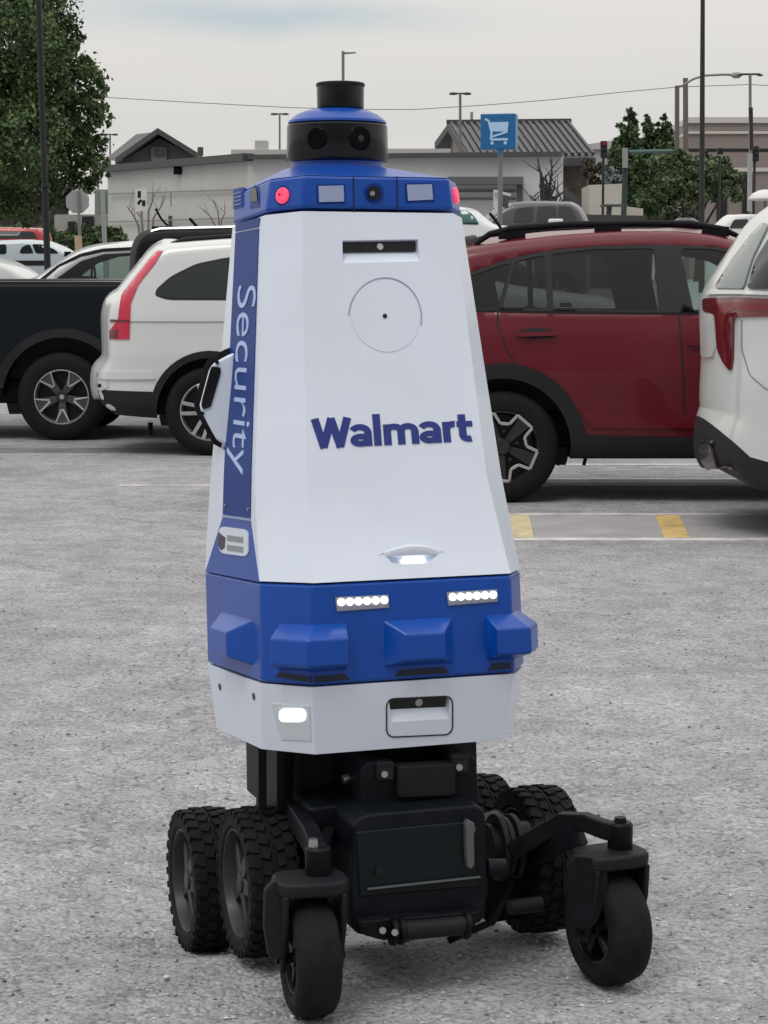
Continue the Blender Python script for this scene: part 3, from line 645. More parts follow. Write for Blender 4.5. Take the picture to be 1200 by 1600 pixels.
def caster(c, Rr, w, yaw, piv, name='caster_wheel'):
    axv = Vector((math.cos(yaw), math.sin(yaw), 0)); fw = Vector((-math.sin(yaw), math.cos(yaw), 0))
    prof = [(Rr * .62, -w * .44), (Rr * .66, -w * .5), (Rr * .84, -w * .5), (Rr * .95, -w * .40), (Rr, -w * .18), (Rr, w * .18), (Rr * .95, w * .40), (Rr * .84, w * .5), (Rr * .66, w * .5), (Rr * .62, w * .44)]
    ty = MB().lathe(c, axv, prof, 64, closed=True).build(name, RUB, rob, smooth='auto', angle=50)
    r = MB(); r.lathe(c, axv, [(Rr * .63, -w * .42), (Rr * .56, -w * .45), (Rr * .54, -w * .12), (Rr * .54, w * .12), (Rr * .56, w * .45), (Rr * .63, w * .42)], 40, closed=True)
    r.cyl(c - axv * w * .42, c + axv * w * .42, Rr * .16); r.cyl(c - axv * w * .06, c + axv * w * .06, Rr * .56)
    for k in range(5):
        t = 2 * math.pi * k / 5 + .2; d = Vector((0, 0, 1)) * math.cos(t) + fw * math.sin(t); r.beam(c + d * Rr * .1, c + d * Rr * .55, Rr * .14, w * .7, up=axv)
    r.build('rim', RIMB, ty, smooth='auto', bevel=.0015)
    top = c.z + Rr * 1.16
    fk = MB()
    for s_ in (-1, 1):
        o = axv * s_ * (w * .5 + .012)
        pts = [(-.020, c.z - .020), (.020, c.z - .020), (.028, c.z + .01), (.040, c.z + Rr * .6), (.050, top), (-.050, top), (-.046, c.z + Rr * .6), (-.026, c.z + .01)]
        fk.prism([Vector((c.x, c.y, 0)) + o + fw * a + Vector((0, 0, z)) - axv * .005 for a, z in pts], axv * .010)
    fo = fk.build('caster_fork', TRIM, rob, bevel=.003)
    # crown plate
    n = 12; L_ = w * .5 + .022; pts = []
    for k in range(24):
        a = 2 * math.pi * k / 24; x = math.cos(a); y = math.sin(a)
        x = math.copysign(abs(x) ** .6, x) * L_ * 1.06; y = math.copysign(abs(y) ** .6, y) * .052
        pts.append(Vector((c.x, c.y, top - .004)) + axv * x + fw * (y - .004))
    MB().prism(pts, Vector((0, 0, .026))).build('fork_crown', TRIM, rob, bevel=.007, seg=3)
    MB().cyl(c - axv * (w * .5 + .022), c + axv * (w * .5 + .022), .009, n=14).build('axle_bolt', BLACKM, rob, smooth='auto')
    px, py_, z0, z1 = piv
    MB().lathe((px, py_, 0), (0, 0, 1), [(.020, z0), (.0225, z0 + .004), (.0225, z1 - .004), (.019, z1)], 28).build('pivot_post', BLACKM, rob, smooth='auto')
    return top
cl = P(484, 1494, 3.51); cl.z = .070
cr_ = P(950, 1443, 3.68); cr_.z = .070
pl_ = P(497, 1350, 3.52); pr_ = P(969, 1305, 3.69)
caster(cl, .103, .076, R(14), (pl_.x, pl_.y, P(497, 1386, 3.52).z, P(497, 1322, 3.52).z))
caster(cr_, .103, .078, R(25), (pr_.x, pr_.y, P(969, 1334, 3.69).z, P(969, 1284, 3.69).z))
MB().tube([(pl_.x - .008, pl_.y - .002, P(497, 1322, 3.52).z - .002), (pl_.x - .008, pl_.y - .002, P(497, 1310, 3.52).z)], [.010, .008], 6).build('pivot_bolt', STEEL, rob)
MB().tube([(pr_.x, pr_.y, P(969, 1285, 3.69).z), (pr_.x, pr_.y, P(969, 1277, 3.69).z)], [.012, .011], 6).build('pivot_bolt', BLACKM, rob)
# caster arms: cranked beams from the chassis to the pivot posts
def arm(pts, w, h):
    q = MB(); pts = [Vector(p) for p in pts]; rings = []
    for i, p in enumerate(pts):
        d = (pts[min(i + 1, len(pts) - 1)] - pts[max(i - 1, 0)]).normalized(); sd = d.cross(Vector((0, 0, 1))).normalized(); up = sd.cross(d)
        rings.append([p + sd * a * w / 2 + up * b2 * h / 2 for a, b2 in ((-1, -1), (1, -1), (1, 1), (-1, 1))])
    return q.loft(rings).build('caster_arm', BLACKM, rob, bevel=.004)
arm([P(455, 1262, 3.84), P(470, 1285, 3.70), P(486, 1310, 3.58), (pl_.x, pl_.y, P(497, 1338, 3.52).z)], .030, .042)
arm([P(520, 1290, 3.80), P(512, 1310, 3.66), (pl_.x + .002, pl_.y + .01, P(497, 1345, 3.52).z)], .022, .03)
arm([P(800, 1330, 3.78), P(850, 1300, 3.76), P(880, 1283, 3.74), P(915, 1284, 3.71), P(945, 1296, 3.69), (pr_.x, pr_.y, P(969, 1302, 3.69).z)], .028, .032)
arm([P(826, 1330, 3.82), P(850, 1318, 3.78), P(880, 1305, 3.74), P(905, 1296, 3.72)], .030, .060)
MB().prism([P(884, 1352, 3.62), P(900, 1336, 3.62), P(948, 1344, 3.62), P(952, 1392, 3.62), P(936, 1440, 3.62), P(922, 1456, 3.62), P(900, 1450, 3.62), P(886, 1418, 3.62)], Vector((-.004, .016, 0))).build('caster_fork', BLACKM, rob, bevel=.004)
MB().prism([P(414, 1392, 3.47), P(428, 1376, 3.47), P(462, 1384, 3.47), P(452, 1420, 3.47), P(446, 1490, 3.47), P(436, 1502, 3.47), P(420, 1496, 3.47), P(413, 1450, 3.47)], Vector((-.004, .016, 0))).build('caster_fork', TRIM, rob, bevel=.004)
bslab([(756, 1290), (800, 1276), (842, 1300), (866, 1340), (868, 1400), (840, 1436), (760, 1446)], -.03, .08).build('drive_gearbox', BLACKP, rob, bevel=.014, seg=3)
bslab([(455, 1292), (500, 1270), (560, 1270), (560, 1440), (500, 1440), (462, 1400)], .03, .08).build('drive_gearbox', BLACKP, rob, bevel=.014, seg=3)
# cable loops
MB().tube([bp(640, 1290, -.02), bp(520, 1240, .0), bp(470, 1250, .02), bp(450, 1275, .05)], .006, 8).build('cable', RUB, rob, smooth=True)
MB().tube([bp(700, 1470, -.1), bp(770, 1440, -.12), bp(800, 1380, -.1), bp(770, 1340, -.08)], .007, 8).build('cable', RUB, rob, smooth=True)

# ================================================================ CARS
def in_poly(px, py, poly):
    x, y = np.asarray(px), np.asarray(py); c = np.zeros(x.shape, bool); P_ = np.asarray(poly); j = len(P_) - 1
    for i in range(len(P_)):
        xi, yi, xj, yj = *P_[i], *P_[j]
        if yi != yj: c ^= ((yi > y) != (yj > y)) & (x < (xj - xi) * (y - yi) / (yj - yi) + xi)
        j = i
    return c
def seg_dist(px, py, poly, mask=None):
    P_ = np.asarray(poly, float); d = np.full(np.shape(px), 1e9)
    for i in range(len(P_)):
        if mask is not None and not mask[i]: continue
        a, b2 = P_[i], P_[(i + 1) % len(P_)]; ab = b2 - a; L2_ = (ab ** 2).sum()
        if L2_ < 1e-12: continue
        t = np.clip(((px - a[0]) * ab[0] + (py - a[1]) * ab[1]) / L2_, 0, 1)
        d = np.minimum(d, np.hypot(px - a[0] - t * ab[0], py - a[1] - t * ab[1]))
    return d
def resample(poly, step):
    o = []; n = len(poly)
    for i in range(n):
        a, b2 = np.array(poly[i], float), np.array(poly[(i + 1) % n], float); L_ = np.hypot(*(b2 - a)); k = max(1, int(round(L_ / step)))
        o += [tuple(a + (b2 - a) * t / k) for t in range(k)]
    return o
def fillet(pts, rr=.05, n=3, keep=()):
    """round the corners of a closed polyline (metres)"""
    o = []; N_ = len(pts)
    for i in range(N_):
        p = np.array(pts[i]); a = np.array(pts[i - 1]); b2 = np.array(pts[(i + 1) % N_])
        if i in keep: o.append(tuple(p)); continue
        da, db = a - p, b2 - p; la, lb = np.hypot(*da), np.hypot(*db); r_ = min(rr, la * .45, lb * .45)
        if r_ < .004: o.append(tuple(p)); continue
        s0 = p + da / la * r_; s1 = p + db / lb * r_
        for k in range(n + 1):
            t = k / n; o.append(tuple(s0 * (1 - t) ** 2 + 2 * p * t * (1 - t) + s1 * t * t))
    return o
class Car:
    def __init__(s, name, label, cat, Yn, W, u_mid, group=None, ztap=None, rear=(0, .12, .6), front=(0, .12, .6), belt=1.0, tumble=.22, edge=.07, crown=(.12, .03), g=.05):
        """Yn = depth of the near side; rear/front = (x, taper, length) plan rounding, x set later"""
        s.Yn, s.W, s.Yc = Yn, W, Yn + W / 2; s.belt, s.tumble, s.edge, s.crown, s.g = belt, tumble, edge, crown, g
        X = P(u_mid, 700, Yn).x; s.z0 = zg(X, Yn)
        s.root = empty(name, (X, s.Yc, s.z0), 0, label, cat, group); s.rear, s.front = rear, front; s.poly = None; s.x0 = s.x1 = None
    def hw(s, X, Z):
        X = np.asarray(X, float); Z = np.asarray(Z, float); h = np.full(X.shape, s.W / 2)
        if s.x0 is not None:
            for x, (tp, ln), sg in ((s.x0, s.lt, 1), (s.x1, s.rt, -1)):
                t = np.clip((X - x) * sg / ln, 0, 1); h = h - tp * (1 - t) ** 2.2
        zb = s.z0 + s.belt; h = h - s.tumble * np.clip(Z - zb, 0, 2) ** 1.15
        h = h - .03 * np.clip((s.z0 + .62 - Z) / .5, 0, 1) ** 2 - .012 * np.clip(np.abs(Z - (s.z0 + .78)) / .2, 0, 1)
        return h
    def px(s, u, v, edge=False):
        h = s.W / 2
        for _ in range(4):
            p = P(u, v, s.Yc - h); h = float(s.surf(np.array([p.x]), np.array([p.z]))[0]) if edge else float(s.hw(p.x, p.z))
        return (p.x, p.z)
    def surf(s, X, Z):
        h = s.hw(X, Z)
        if s.poly is not None:
            d = seg_dist(X, Z, s.poly, s.mask); e = s.edge; t = 1 - np.clip(d / e, 0, 1); h = h - e * (1 - np.sqrt(np.clip(1 - t ** 2, 0, 1)))
        return h
    def body(s, out, paint, wheels, Rw, sill_v=None, under=TRIM, lt=(.15, .5), rt=(.15, .5), rr=.08, archpx=None, holes=()):
        s.paint = paint; s.lt, s.rt = lt, rt
        us = [p[0] for p in out]; a = P(min(us), 600, s.Yc - s.W / 2 + lt[0]).x; b2 = P(max(us), 600, s.Yc - s.W / 2 + rt[0]).x
        s.x0, s.x1 = a, b2
        pts = [s.px(*p) for p in out]; pts = fillet(pts, rr)
        s.wheels = []
        for (u, v) in wheels:
            p = P(u, v, s.Yn + .06); s.wheels.append((p.x, p.z))
        # cut arches: replace outline points under the arch circle
        ar = archpx
        pts = resample(pts, s.g)
        for wx, wz in s.wheels:
            res = [p for p in pts if math.hypot(p[0] - wx, p[1] - wz) > ar and not (abs(p[0] - wx) < ar and p[1] < wz)]
            # find the gap
            n = len(res); best = max(range(n), key=lambda i: (math.hypot(res[i][0] - res[(i + 1) % n][0], res[i][1] - res[(i + 1) % n][1]) if (res[i][0] - wx) * (res[(i + 1) % n][0] - wx) < 0 and min(res[i][1], res[(i + 1) % n][1]) < wz + .3 else -1))
            p, q = res[best], res[(best + 1) % n]
            a0 = math.atan2(max(p[1] - wz, -.6 * ar), p[0] - wx); a1 = math.atan2(max(q[1] - wz, -.6 * ar), q[0] - wx)
            def fix(z, left): 
                zz = max(-.99, min(.99, (z - wz) / ar)); a_ = math.asin(zz); return math.pi - a_ if left else a_
            a0 = fix(p[1], p[0] < wx); a1 = fix(q[1], q[0] < wx)
            k = max(8, int(abs(a1 - a0) * ar / s.g)); arc = [(wx + ar * math.cos(a0 + (a1 - a0) * i / k), wz + ar * math.sin(a0 + (a1 - a0) * i / k)) for i in range(k + 1)]
            res = res[:best + 1] + arc + res[best + 1:]; pts = res
        # tidy doubles
        o = []
        for p in pts:
            if not o or math.hypot(p[0] - o[-1][0], p[1] - o[-1][1]) > s.g * .2: o.append(p)
        pts = o
        zmin = min(p[1] for p in pts)
        arch = [any(abs(math.hypot(p[0] - wx, p[1] - wz) - ar) < .012 and p[1] > wz - .25 for wx, wz in s.wheels) for p in pts]
        n = len(pts); s.mask = [not (arch[i] and arch[(i + 1) % n]) for i in range(n)]
        s.poly = pts; s.ar = ar; s.Rw = Rw
        s.holes = [resample(fillet([s.px(*p, edge=True) for p in h_], .03), s.g) for h_ in holes]
        s.body_o = s._sheet_body(pts, arch, paint, under)
        for wx, wz in s.wheels:
            for sg in (-1, 1):
                pa = [(wx + ar * 1.02 * math.cos(R(a)), wz + ar * 1.02 * math.sin(R(a))) for a in range(-18, 199, 9)]
                MB().prism([(x, s.Yc + sg * (s.W / 2 - .36), z) for x, z in pa], Vector((0, sg * .02, 0))).build('wheel_well', SEAM, s.root)
        # axles, floor
        zf = s.z0 + .36
        MB().box(((s.x0 + s.x1) / 2, s.Yc, zf + .06), (abs(s.x1 - s.x0) - .9, s.W - .62, .22)).build('underbody', BLACKP, s.root, bevel=.03)
    def interior(s):
        xs = [p[0] for h_ in s.holes for p in h_]; zs = [p[1] for h_ in s.holes for p in h_]; a, b2 = min(xs), max(xs); zb = min(zs); d = 1 if s.facing > 0 else -1
        SEAT = mat('grey seat fabric', (.07, .07, .075), .8)
        MB().box(((a + b2) / 2, s.Yc, zb - .22), (b2 - a + .5, s.W - .34, .30)).build('cabin_floor', mat('cabin lining', (.03, .03, .032), .8), s.root)
        xf = (b2 - .95) if d > 0 else (a + .95); xr = xf - d * .95
        for x, ys in ((xf, (-.38, .38)), (xr, (-.42, 0, .42))):
            for yy in ys:
                q = MB().box((x - d * .06, s.Yc + yy, zb + .03), (.13, .42, .52), Matrix.Rotation(-d * .22, 3, 'Y')); q.box((x - d * .16, s.Yc + yy, zb + .37), (.10, .24, .17), Matrix.Rotation(-d * .15, 3, 'Y'))
                q.build('seat', SEAT, s.root, bevel=.03, seg=3)
        MB().tube([(xf + d * .52, s.Yc - .38 + .18 * math.cos(t), zb + .02 + .18 * math.sin(t)) for t in np.linspace(0, 2 * math.pi, 18)], .016, 6, cap=False).build('steering_wheel', SEAM, s.root, smooth=True)
        MB().box((xf + d * .80, s.Yc, zb - .05), (.40, s.W - .3, .22)).build('dashboard', SEAT, s.root, bevel=.05)
        MB().box((xf + d * .55, s.Yc, max(zs) - .09), (.03, .24, .07)).build('mirror', SEAM, s.root, bevel=.01)
    facing = 1
    def fill(s, loop, g, rings=False, holes=()):
        A = np.array(loop); x0, z0 = A.min(0); x1, z1 = A.max(0)
        X, Z = np.meshgrid(np.arange(x0 + g / 2, x1, g), np.arange(z0 + g / 2, z1, g)); X, Z = X.ravel(), Z.ravel()
        X = X + (np.round((Z - z0) / g) % 2) * g * .5
        ok = in_poly(X, Z, loop); X, Z = X[ok], Z[ok]; d = seg_dist(X, Z, loop); ok = d > g * .45
        if rings: ok = d > s.edge * 1.15 + g * .3
        X, Z = X[ok], Z[ok]
        if rings:
            nr = np.roll(A, -1, 0) - np.roll(A, 1, 0); nr = nr / (np.hypot(nr[:, 0], nr[:, 1])[:, None] + 1e-9); nr = np.stack([nr[:, 1], -nr[:, 0]], 1)
            ar_ = 0.5 * np.sum(A[:, 0] * np.roll(A[:, 1], -1) - np.roll(A[:, 0], -1) * A[:, 1])
            if ar_ > 0: nr = -nr
            for f_ in (.06, .2, .42, .7, 1.05):
                q = A + nr * f_ * s.edge; dq = seg_dist(q[:, 0], q[:, 1], loop); k_ = (dq > f_ * s.edge * .93) & in_poly(q[:, 0], q[:, 1], loop)
                X = np.append(X, q[k_, 0]); Z = np.append(Z, q[k_, 1])
        for h_ in holes:
            k_ = ~in_poly(X, Z, h_) & (seg_dist(X, Z, h_) > g * .4); X, Z = X[k_], Z[k_]
        vs = [Vector(p) for p in loop]; n = len(loop); ed = [(i, (i + 1) % n) for i in range(n)]
        for h_ in holes: k0 = len(vs); vs += [Vector(p) for p in h_]; ed += [(k0 + i, k0 + (i + 1) % len(h_)) for i in range(len(h_))]
        vs += [Vector(p) for p in zip(X, Z)]
        r = delaunay_2d_cdt(vs, ed, [], 0, 1e-6)
        V = np.array([(p.x, p.y) for p in r[0]]); T = r[2]
        c = np.array([V[list(t)].mean(0) for t in T]); ok = in_poly(c[:, 0], c[:, 1], loop)
        for h_ in holes: ok &= ~in_poly(c[:, 0], c[:, 1], h_)
        return V, [t for t, k in zip(T, ok) if k]
    def _sheet_body(s, pts, arch, paint, under):
        V, T = s.fill(pts, s.g, True, s.holes); h = s.surf(V[:, 0], V[:, 1]); q = MB()
        q.add([(x, s.Yc - hh, z) for (x, z), hh in zip(V, h)], T); q.add([(x, s.Yc + hh, z) for (x, z), hh in zip(V, h)], [t[::-1] for t in T])
        n = len(pts); A = np.array(pts); hb = s.surf(A[:, 0], A[:, 1]); nrm = np.roll(A, -1, 0) - np.roll(A, 1, 0); nrm = nrm / (np.hypot(nrm[:, 0], nrm[:, 1])[:, None] + 1e-9)
        nr = np.stack([-nrm[:, 1], nrm[:, 0]], 1)
        area = 0.5 * np.sum(A[:, 0] * np.roll(A[:, 1], -1) - np.roll(A[:, 0], -1) * A[:, 1])
        if area > 0: nr = -nr
        K = 10; s.strip_rows = []
        def row(i):
            cr_ = 0 if arch[i] or nr[i][1] < -.5 else s.crown[0] * abs(nr[i][0]) + s.crown[1] * abs(nr[i][1])
            o = []
            for k in range(K + 1):
                t = -1 + 2 * k / K; t = math.sin(t * math.pi / 2) ; c_ = cr_ * (1 - t * t); o.append((A[i][0] + nr[i][0] * c_, s.Yc + hb[i] * t, A[i][1] + nr[i][1] * c_))
            return o
        rows = [row(i) for i in range(n)]; s.rows = rows; s.nr = nr
        qa = MB(); q2 = MB()
        for i in range(n):
            j = (i + 1) % n; fs = [(k, k + 1, K + 2 + k, K + 1 + k) for k in range(K)]
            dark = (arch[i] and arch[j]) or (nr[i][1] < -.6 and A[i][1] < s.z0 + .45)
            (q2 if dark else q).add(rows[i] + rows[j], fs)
        o = q.build('body', paint, s.root, smooth='auto', angle=40, merge=True)
        if s.holes:
            o.data.materials.append(mat('cabin lining', (.03, .03, .032), .8)); sd = o.modifiers.new('shell', 'SOLIDIFY'); sd.thickness = .025; sd.offset = -1; sd.material_offset = 1; sd.use_rim = True
            s.interior()
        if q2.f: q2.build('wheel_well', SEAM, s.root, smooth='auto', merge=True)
        return o
    def patch(s, name, px, m, off=.004, th=.01, both=True, g=None, rr=.0, parent=None, metres=False, holes=False):
        g = g or s.g; loop = px if metres else [s.px(*p, edge=True) for p in px]
        if rr: loop = fillet(loop, rr)
        loop = resample(loop, g)
        V, T = s.fill(loop, g, False, s.holes if holes else ()); h = s.surf(V[:, 0], V[:, 1]); n = len(loop); outo = []
        for sg in ((-1, 1) if both else (-1,)):
            q = MB(); q.add([(x, s.Yc + sg * (hh + off), z) for (x, z), hh in zip(V, h)], T)
            L_ = np.array(loop); hl = s.surf(L_[:, 0], L_[:, 1])
            q.add([(x, s.Yc + sg * (hh + off), z) for (x, z), hh in zip(L_, hl)] + [(x, s.Yc + sg * (hh + off - th), z) for (x, z), hh in zip(L_, hl)], [(i, (i + 1) % n, n + (i + 1) % n, n + i) for i in range(n)])
            outo.append(q.build(name, m, parent or s.root, smooth='auto', angle=35, merge=True))
        return outo
    def ray_patch(s, name, px, m, off=.006, th=.012, step=7):
        from mathutils.bvhtree import BVHTree
        if not hasattr(s, 'bvh'):
            me = s.body_o.data; L0 = Vector(s.root.location); s.bvh = BVHTree.FromPolygons([v.co + L0 for v in me.vertices], [tuple(p.vertices) for p in me.polygons])
        loop = resample(fillet([(float(a), float(b2)) for a, b2 in px], 5), step); V, T = s.fill(loop, step)
        def hit(u, v):
            d = ray(u, v).normalized(); h = s.bvh.ray_cast(CPOS, d)
            if h[0] is None: h = s.bvh.find_nearest(P(u, v, s.Yc - s.W / 4))
            nn = h[1] if h[1].dot(d) < 0 else -h[1]; return h[0], nn
        H = [hit(*p) for p in V]; HL = [hit(*p) for p in loop]; n = len(loop); q = MB()
        q.add([p + nn * off for p, nn in H], T); q.add([p + nn * off for p, nn in HL] + [p + nn * (off - th) for p, nn in HL], [(i, (i + 1) % n, n + (i + 1) % n, n + i) for i in range(n)])
        return q.build(name, m, s.root, smooth='auto', angle=45, merge=True)
    def line(s, name, px, m, w=.008, off=.003, parent=None, both=True):
        pts = [s.px(*p, edge=True) for p in px]; o = []
        for a, b2 in zip(pts, pts[1:]):
            k = max(1, int(math.hypot(b2[0] - a[0], b2[1] - a[1]) / .06)); o += [(a[0] + (b2[0] - a[0]) * t / k, a[1] + (b2[1] - a[1]) * t / k) for t in range(k)]
        o.append(pts[-1]); A = np.array(o); h = s.surf(A[:, 0], A[:, 1])
        for sg in ((-1, 1) if both else (-1,)):
            q = MB()
            for i in range(len(A) - 1): q.beam((A[i][0], s.Yc + sg * (h[i] + off - .004), A[i][1]), (A[i + 1][0], s.Yc + sg * (h[i + 1] + off - .004), A[i + 1][1]), w, .008, up=(0, 1, 0))
            r_ = q.build(name, m, parent or s.root)
        return r_
    def strip_glass(s, name, x0, x1, zmin, m, hfrac=.86, off=.006, upper=True):
        """glass laid on the cross strip where the outline lies between x0..x1 and above zmin"""
        idx = [i for i in range(len(s.poly)) if x0 <= s.poly[i][0] <= x1 and s.poly[i][1] > zmin and abs(s.nr[i][1]) < .97]
        if len(idx) < 2: return
        q = MB(); K = len(s.rows[0])
        for i in idx:
            j = (i + 1) % len(s.poly)
            if j not in idx: continue
            for rr_, ii in ((s.rows[i], i), (s.rows[j], j)):
                q.v += [Vector((p[0] + s.nr[ii][0] * off, s.Yc + (p[1] - s.Yc) * hfrac, p[2] + s.nr[ii][1] * off)) for p in rr_]
            b0 = len(q.v) - 2 * K; q.f += [(b0 + k, b0 + k + 1, b0 + K + k + 1, b0 + K + k) for k in range(K - 1)]
        return q.build(name, m, s.root, smooth='auto', merge=True)
    def put_wheels(s, style, tw=.22, rim_r=.62, inset=.0):
        first = None
        for i, (wx, wz) in enumerate(s.wheels):
            for sg in (-1, 1):
                y = s.Yc + sg * (s.W / 2 - tw / 2 - .015 - inset)
                if first is None:
                    first = car_wheel(Vector((wx, y, wz)), s.Rw, tw, rim_r, style, s.root); fpos = (wx, y, wz); fs_ = sg; kids = list(first.children)
                    continue
                c = first.copy(); COL.objects.link(c); c.parent = s.root
                M = Matrix.Translation((wx - fpos[0], y - fpos[1], wz - fpos[2]))
                if sg != fs_:
                    lc = Vector(fpos) - Vector(s.root.location); M = Matrix.Translation((wx - fpos[0], y - fpos[1], wz - fpos[2])) @ Matrix.Translation(lc) @ Matrix.Rotation(math.pi, 4, 'Z') @ Matrix.Translation(-lc)
                c.matrix_local = M
                for k in kids:
                    d = k.copy(); COL.objects.link(d); d.parent = c; d.matrix_local = Matrix.Identity(4)
RDARK = mat('wheel dark paint', (.012, .012, .014), .35, coat=.3)
TYRE = mat('car tyre', (.008, .008, .010), .75, var=.2, vscale=20, spec=.25)
def car_wheel(c, Rw, w, rf, style, parent):
    ax_ = Vector((0, -1, 0)); Rr = Rw * rf
    prof = [(Rr * .98, w * .42), (Rr * 1.03, w * .48), (Rr * 1.25, w * .52), (Rw * .93, w * .47), (Rw * .985, w * .38), (Rw, w * .2), (Rw, -w * .2), (Rw * .985, -w * .38), (Rw * .93, -w * .47), (Rr * 1.05, -w * .5), (Rr * .98, -w * .42)]
    ty = MB().lathe(c, ax_, prof, 64, closed=True).build('wheel', TYRE, parent, smooth='auto', angle=40)
    q = MB(); q.lathe(c, ax_, [(Rr * 1.0, w * .40), (Rr * 1.0, w * .46), (Rr * .965, w * .465), (Rr * .93, w * .40), (Rr * .90, w * .1), (Rr * .9, -w * .42), (Rr, -w * .42)], 56, closed=True)
    q.build('rim_ring', ALU if style in ('crv', 'truck') else RDARK, ty, smooth='auto', angle=35)
    b = MB(); b.cyl(c - ax_ * w * .1, c + ax_ * w * .06, Rr * .88, n=40)
    b.build('brake_disc', SEAM, ty, smooth='auto')
    e1 = Vector((0, 0, 1)); e2 = Vector((1, 0, 0))
    def pp(r, a, h): a = R(a); return c + (e1 * math.cos(a) + e2 * math.sin(a)) * Rr * r + ax_ * w * h
    s1 = MB(); s2 = MB(); n = 5
    for k in range(n):
        a = 360 / n * k
        if style == 'truck':
            a += 180 - 2
            for sg in (-1, 1):
                s1.beam(pp(.96, a + sg * 15, .44), pp(.46, a + sg * 3, .36), Rr * .055, w * .08, Rr * .085, w * .08, up=ax_)
            s2.beam(pp(.98, a, .38), pp(.2, a, .30), Rr * .46, w * .12, Rr * .22, w * .12, up=ax_)
        elif style == 'crv':
            a += 60
            for sg in (-1, 1): s1.beam(pp(.98, a + sg * 11, .43), pp(.18, a + sg * 30, .30), Rr * .12, w * .14, Rr * .13, w * .14, up=ax_)
        elif style == 'cross':
            a += 14 + 27
            pts = [(.97, -16), (.97, 16)]; nxt = [(.66, 27), (.64, 45), (.97, 56)]
            path = [(.97, -16), (.97, 16), (.66, 25), (.66, 47), (.97, 56)]
            for (r0, t0), (r1, t1) in zip(path, path[1:]): s1.beam(pp(r0, a + t0, .45), pp(r1, a + t1, .45), Rr * .085, w * .05, up=ax_)
            s2.beam(pp(.97, a + 0, .36), pp(.15, a + 0, .26), Rr * .42, w * .10, Rr * .16, w * .1, up=ax_)
            s2.cyl(pp(.42, a + 36, .30), pp(.42, a + 36, .33), Rr * .05, n=10)
        else:
            s1.beam(pp(.97, a, .42), pp(.12, a, .32), Rr * .20, w * .1, Rr * .16, w * .1, up=ax_)
    s1.lathe(c, ax_, [(Rr * .955, w * .40), (Rr * .985, w * .40), (Rr * .985, w * .445), (Rr * .955, w * .445)], 56, closed=True)
    if s1.f: s1.build('spoke_face', ALU, ty, bevel=.003)
    if s2.f: s2.build('spoke_inner', RDARK if style != 'truck' else mat('satin grey spoke', (.05, .05, .055), .4, coat=.2), ty, bevel=.004)
    MB().lathe(c, ax_, [(Rr * .24, w * .1), (Rr * .24, w * .33), (Rr * .20, w * .37), (Rr * .09, w * .37)], 30).build('hub', RDARK if style != 'crv' else ALU, ty, smooth='auto', angle=30)
    if style in ('truck', 'crv'): MB().cyl(c + ax_ * w * .36, c + ax_ * w * .39, Rr * .09, n=16).build('hub_cap', ALU, ty, smooth='auto')
    return ty
def paintm(name, col, rough=.28, flake=.06, metal=0.0): return mat(name, col, rough, metal=metal, var=flake, vscale=1.5, coat=.7)
PRED = mat('burgundy paint', (.120, .002, .013), .32, var=.05, vscale=1.5, spec=.35, coat=.35); PWH = paintm('white car paint', (.66, .69, .69), .3, .02)
PNAVY = mat('dark navy paint', (.002, .005, .010), .3, spec=.25, coat=.12); PGREYW = paintm('pearl white paint', (.60, .64, .63), .3, .02)
LRED = mat('tail lamp red', (.55, .012, .055), .12, coat=.8); LDR = mat('tail lamp dark red', (.13, .006, .012), .1, coat=.8)
CHR = mat('chrome', (.7, .7, .7), .12, metal=1)

def tint(name, col, rough=.03):
    m = bpy.data.materials.new(name); m.use_nodes = True; t = m.node_tree; n = t.nodes; n.remove(n['Principled BSDF'])
    tr = n.new('ShaderNodeBsdfTransparent'); tr.inputs[0].default_value = (*col, 1); gl = n.new('ShaderNodeBsdfGlossy'); gl.inputs['Roughness'].default_value = rough
    fr = n.new('ShaderNodeFresnel'); fr.inputs[0].default_value = 1.5; ml = n.new('ShaderNodeMath'); ml.operation = 'MULTIPLY_ADD'; ml.inputs[1].default_value = 1.1; ml.inputs[2].default_value = .02; t.links.new(fr.outputs[0], ml.inputs[0])
    mx_ = n.new('ShaderNodeMixShader'); t.links.new(ml.outputs[0], mx_.inputs[0]); t.links.new(tr.outputs[0], mx_.inputs[1]); t.links.new(gl.outputs[0], mx_.inputs[2]); t.links.new(mx_.outputs[0], n['Material Output'].inputs[0]); return m
TINTD = tint('privacy glass', (.26, .29, .28)); TINTC = tint('green tinted glass', (.62, .72, .68))
# ---- burgundy crossover
c = Car('parked_car', 'burgundy red crossover wagon with black roof rails parked behind the robot on the right', 'car', 12.45, 1.80, 1100, belt=.98, tumble=.24, g=.045, edge=.07)
c.body([(574, 560), (566, 500), (590, 452), (650, 408), (690, 398), (735, 386), (800, 375), (880, 366), (960, 361), (1060, 360), (1120, 367), (1180, 384), (1290, 440), (1370, 478), (1480, 492), (1620, 515), (1700, 545), (1728, 600), (1732, 680), (1715, 712), (1600, 718), (880, 718), (700, 716), (600, 706), (570, 665)],
       PRED, [(785, 698), (1492, 698)], .335, lt=(.28, .6), rt=(.3, .7), archpx=.415, holes=[[(655, 472), (680, 446), (735, 431), (797, 410), (780, 482), (700, 478)], [(804, 409), (850, 398), (856, 482), (785, 482)], [(860, 397), (930, 389), (1022, 388), (1030, 485), (865, 483)], [(1062, 388), (1110, 389), (1170, 400), (1275, 456), (1290, 478), (1180, 487), (1084, 487)]])
c.put_wheels('cross', tw=.225, rim_r=.64)
GR_B = mat('black window frame', (.012, .013, .015), .25, coat=.3)
RG = mat('side window glass', (.030, .042, .043), .05, spec=.6, coat=.5)
